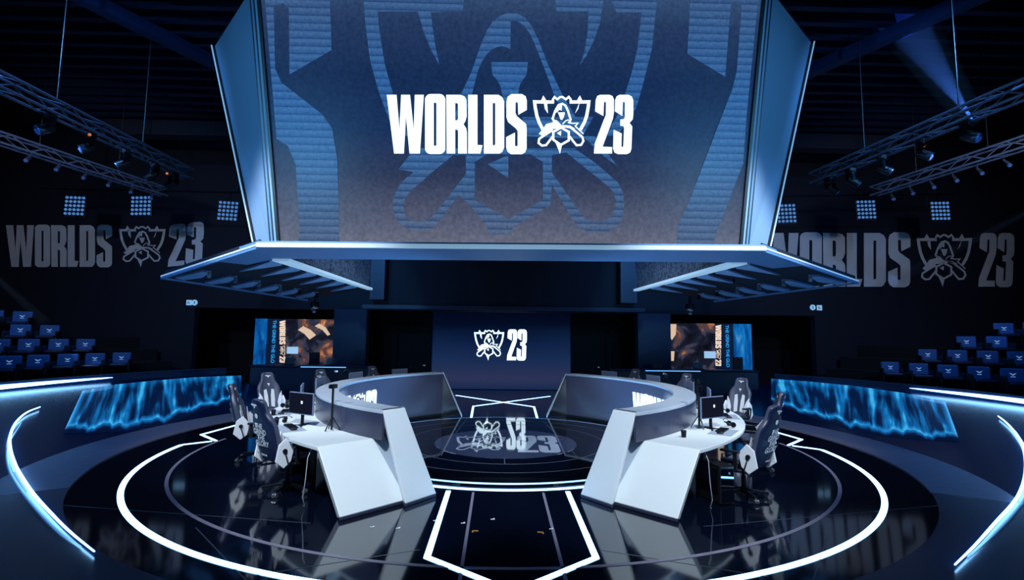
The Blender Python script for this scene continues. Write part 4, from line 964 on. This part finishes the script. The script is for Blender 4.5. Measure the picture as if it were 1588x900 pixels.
TR_ = [(-1, (-60, 98), (292, 270), 6.5, 'upper left blue lit truss running toward the hanging screen'), (-1, (-60, 195), (255, 298), 6.9, 'lower left truss with short lamps hung below it'),
       (1, (1650, 112), (1262, 277), 6.5, 'upper right blue lit truss running toward the hanging screen'), (1, (1640, 205), (1355, 297), 6.9, 'lower right truss with short lamps hung below it')]
for n, (s, p0, p1, z, lab) in enumerate(TR_):
    a, b = at_z(*p0, z), at_z(*p1, z); truss(a, b, lab)
    side = 'left' if s < 0 else 'right'; upper = n % 2 == 0
    ts = (.28, .45, .62, .78, .90) if upper else (.25, .38, .51, .64, .77, .9)
    for k, t in enumerate(ts):
        p = a.lerp(b, t)-Vector((0, 0, .10 if upper else .23)); word = ['first', 'second', 'third', 'fourth', 'fifth', 'sixth'][k]
        if upper:
            o = fx if f1 else copy_tree(fx); f1 = False; o.location = p; o.rotation_euler.z = s*(.5+.3*k)
            if k in (1, 4): c_ = MB().ball((.16, -.05, -.12), .03).build('warning_lamp', M_amber, o, smooth=True)
            tag(o, 'moving head light under the upper %s truss, %s one from the picture edge' % (side, word), 'stage light', 'moving head lights on the upper trusses')
        else:
            o = bx_ if b1_ else copy_tree(bx_); b1_ = False; tt = (b-a).normalized(); o.location = p+tt.cross(Vector((0, 0, 1))).normalized()*.13; o.rotation_euler.z = -s*.5
            tag(o, 'short tube lamp under the lower %s truss, %s one from the picture edge' % (side, word), 'stage light', 'tube lamps on the lower trusses')
    mid = a.lerp(b, .5)
    for q_ in (a.lerp(b, .3), a.lerp(b, .7)): tag(MB().cyl(q_+Vector((0, 0, .15)), (q_.x, q_.y, 10.15), .014, None, 8).build('hanging_cable', M_black), 'thin dark cable holding the %s %s truss' % ('upper' if upper else 'lower', side), 'cable', 'truss cables')
    0 and tag(MB().cyl(mid+Vector((0, 0, .15)), (mid.x, mid.y, 10.1), .02, None, 8).build('hanging_cable', M_dark), 'dark cable holding the %s %s truss' % ('upper' if upper else 'lower', side), 'cable')
for k, (px, py) in enumerate(((488, 475), (1070, 478))):
    p = at_y(px, py, 15.6); r = empty('dome_camera', p, 0, 'small black dome camera hanging below the back corner of the canopy at the %s' % ('left' if k == 0 else 'right'), 'camera')
    MB().cyl((0, 0, .05), (0, 0, .35), .03).build('drop_pole', M_dark, r); MB().cyl((0, 0, -.02), (0, 0, .12), .14, .12, 20).build('camera_body', M_dark, r, bevel=.01)
    MB().ball((0, 0, -.03), .12, (1, 1, 1), 18).build('glass_dome', M_disc, r, smooth=True); MB().cyl((0, -.02, -.20), (0, -.02, -.15), .05).build('lens_module', M_mongrey, r)
# tape marks on the runway
for k, (px, py, c) in enumerate(((737, 824, 1), (838, 826, 1), (675, 808, 0), (718, 812, 0), (764, 806, 0), (855, 821, 0), (577, 818, 0), (617, 820, 0), (912, 831, 0))):
    p = at_z(px, py, 0); m = MB()
    if c: m.box((0, 0, .003), (.07, .02, .003)).box((-.028 if k == 0 else .028, -.02, .003), (.015, .05, .003))
    else: m.box((0, 0, .003), (.05, .012, .003)).bar((0, 0, .003), (.02, .035, .003), .012, .003)
    o = m.build('tape_mark', M_orange if c else M_print); o.location = (p.x, p.y, 0)
    tag(o, ('orange corner tape mark on the black runway, the %s of the two' % ('left' if k == 0 else 'right')) if c else 'tiny white tape mark on the dark floor, %s' % ['', '', 'touching the left runway light', 'just inside the left runway light', 'right of centre line, upper one', 'just inside the right runway light', 'below the left white desk end', 'between left desk end and runway light', 'touching the right runway light'][k], 'tape mark', None if c else 'white tape marks')

# ------------------------------------------------------------------ sub-parts: move details under the part they sit on
def kids(o): return [k for k in bpy.data.objects if k.parent == o]
def base(o): return o.name.split('.')[0]
def nest(root, part, names):
    K = kids(root); P_ = [k for k in K if base(k) == part]
    if not P_: return
    p = P_[0]
    for k in K:
        if base(k) in names and k is not p: k.parent = p; k.matrix_parent_inverse = Matrix.Identity(4)
ROOTS = [o for o in bpy.data.objects if o.parent is None and o.type == 'EMPTY']
for o in ROOTS:
    n = base(o)
    if n == 'hanging_screen': nest(o, 'screen_face', ('letter', 'numeral', 'trophy_emblem', 'emblem_backdrop', 'side_backdrop'))
    if n == 'rear_screen': nest(o, 'screen_face', ('numeral', 'trophy_emblem'))
    if n == 'player_desk': nest(o, 'front_face', ('letter', 'numeral', 'trophy_emblem'))
    if n == 'central_platform': nest(o, 'painted_gobo_disc', ('numeral', 'trophy_emblem'))
    if n == 'gaming_chair': nest(o, 'backrest', ('front_panel', 'bolster_panel', 'headrest_emblem', 'chest_emblem', 'rear_badge', 'rear_lettering'))
    if n == 'monitor': nest(o, 'housing', ('display', 'screen_icon'))
    if n == 'computer_tower': nest(o, 'case', ('front_glass', 'power_button', 'side_window'))
    if n == 'audience_seat': nest(o, 'backrest', ('seat_emblem',))
    if n == 'side_display': nest(o, 'picture_panel', ('pale_card', 'picture_highlight'))
    if n == 'keyboard': nest(o, 'keyboard_body', ('keys',))
    if n == 'lamp_panel': nest(o, 'housing', ('lens_grid',))

# ------------------------------------------------------------------ beams: thin haze lit by its own narrow lamp
def beam(a, b, r0, r1, energy, col, dens, label):
    a, b = Vector(a), Vector(b); m = bpy.data.materials.new('thin_haze'); m.use_nodes = True; nt = m.node_tree; nt.nodes.remove(nt.nodes['Principled BSDF'])
    v = nt.nodes.new('ShaderNodeVolumeScatter'); v.inputs['Density'].default_value = dens; v.inputs['Anisotropy'].default_value = .3
    nt.links.new(v.outputs[0], nt.nodes['Material Output'].inputs['Volume'])
    o = MB().cyl(a, b, r0, r1, 24).build('haze_beam', m); tag(o, label, 'light beam', None, 'stuff')
    d = (b-a).normalized(); L = (b-a).length; apex = a-d*.02
    lamp('beam_lamp', 'SPOT', a+d*.03, b, energy, col, .01, math.degrees(2*math.atan((r1)/L)), .4)
q = at_z(1511, 190, 6.9); e = at_y(1345, -50, q.y+1.5); beam(q, e, .22, .75, 2600, (.06, .22, 1), .12, 'broad blue haze beam rising from the right truss to the ceiling')
q = at_y(1680, 285, 12.0); e = at_y(1392, 432, 19.7); beam(q, e, .07, .22, 700, (.12, .4, 1), .10, 'slim blue haze beam slanting down across the right wall lettering')
q = at_y(-70, 372, 12.0); e = at_y(70, 500, 14.5); beam(q, e, .05, .14, 420, (.35, .55, 1), .10, 'pale haze beam slanting down over the left audience seats')
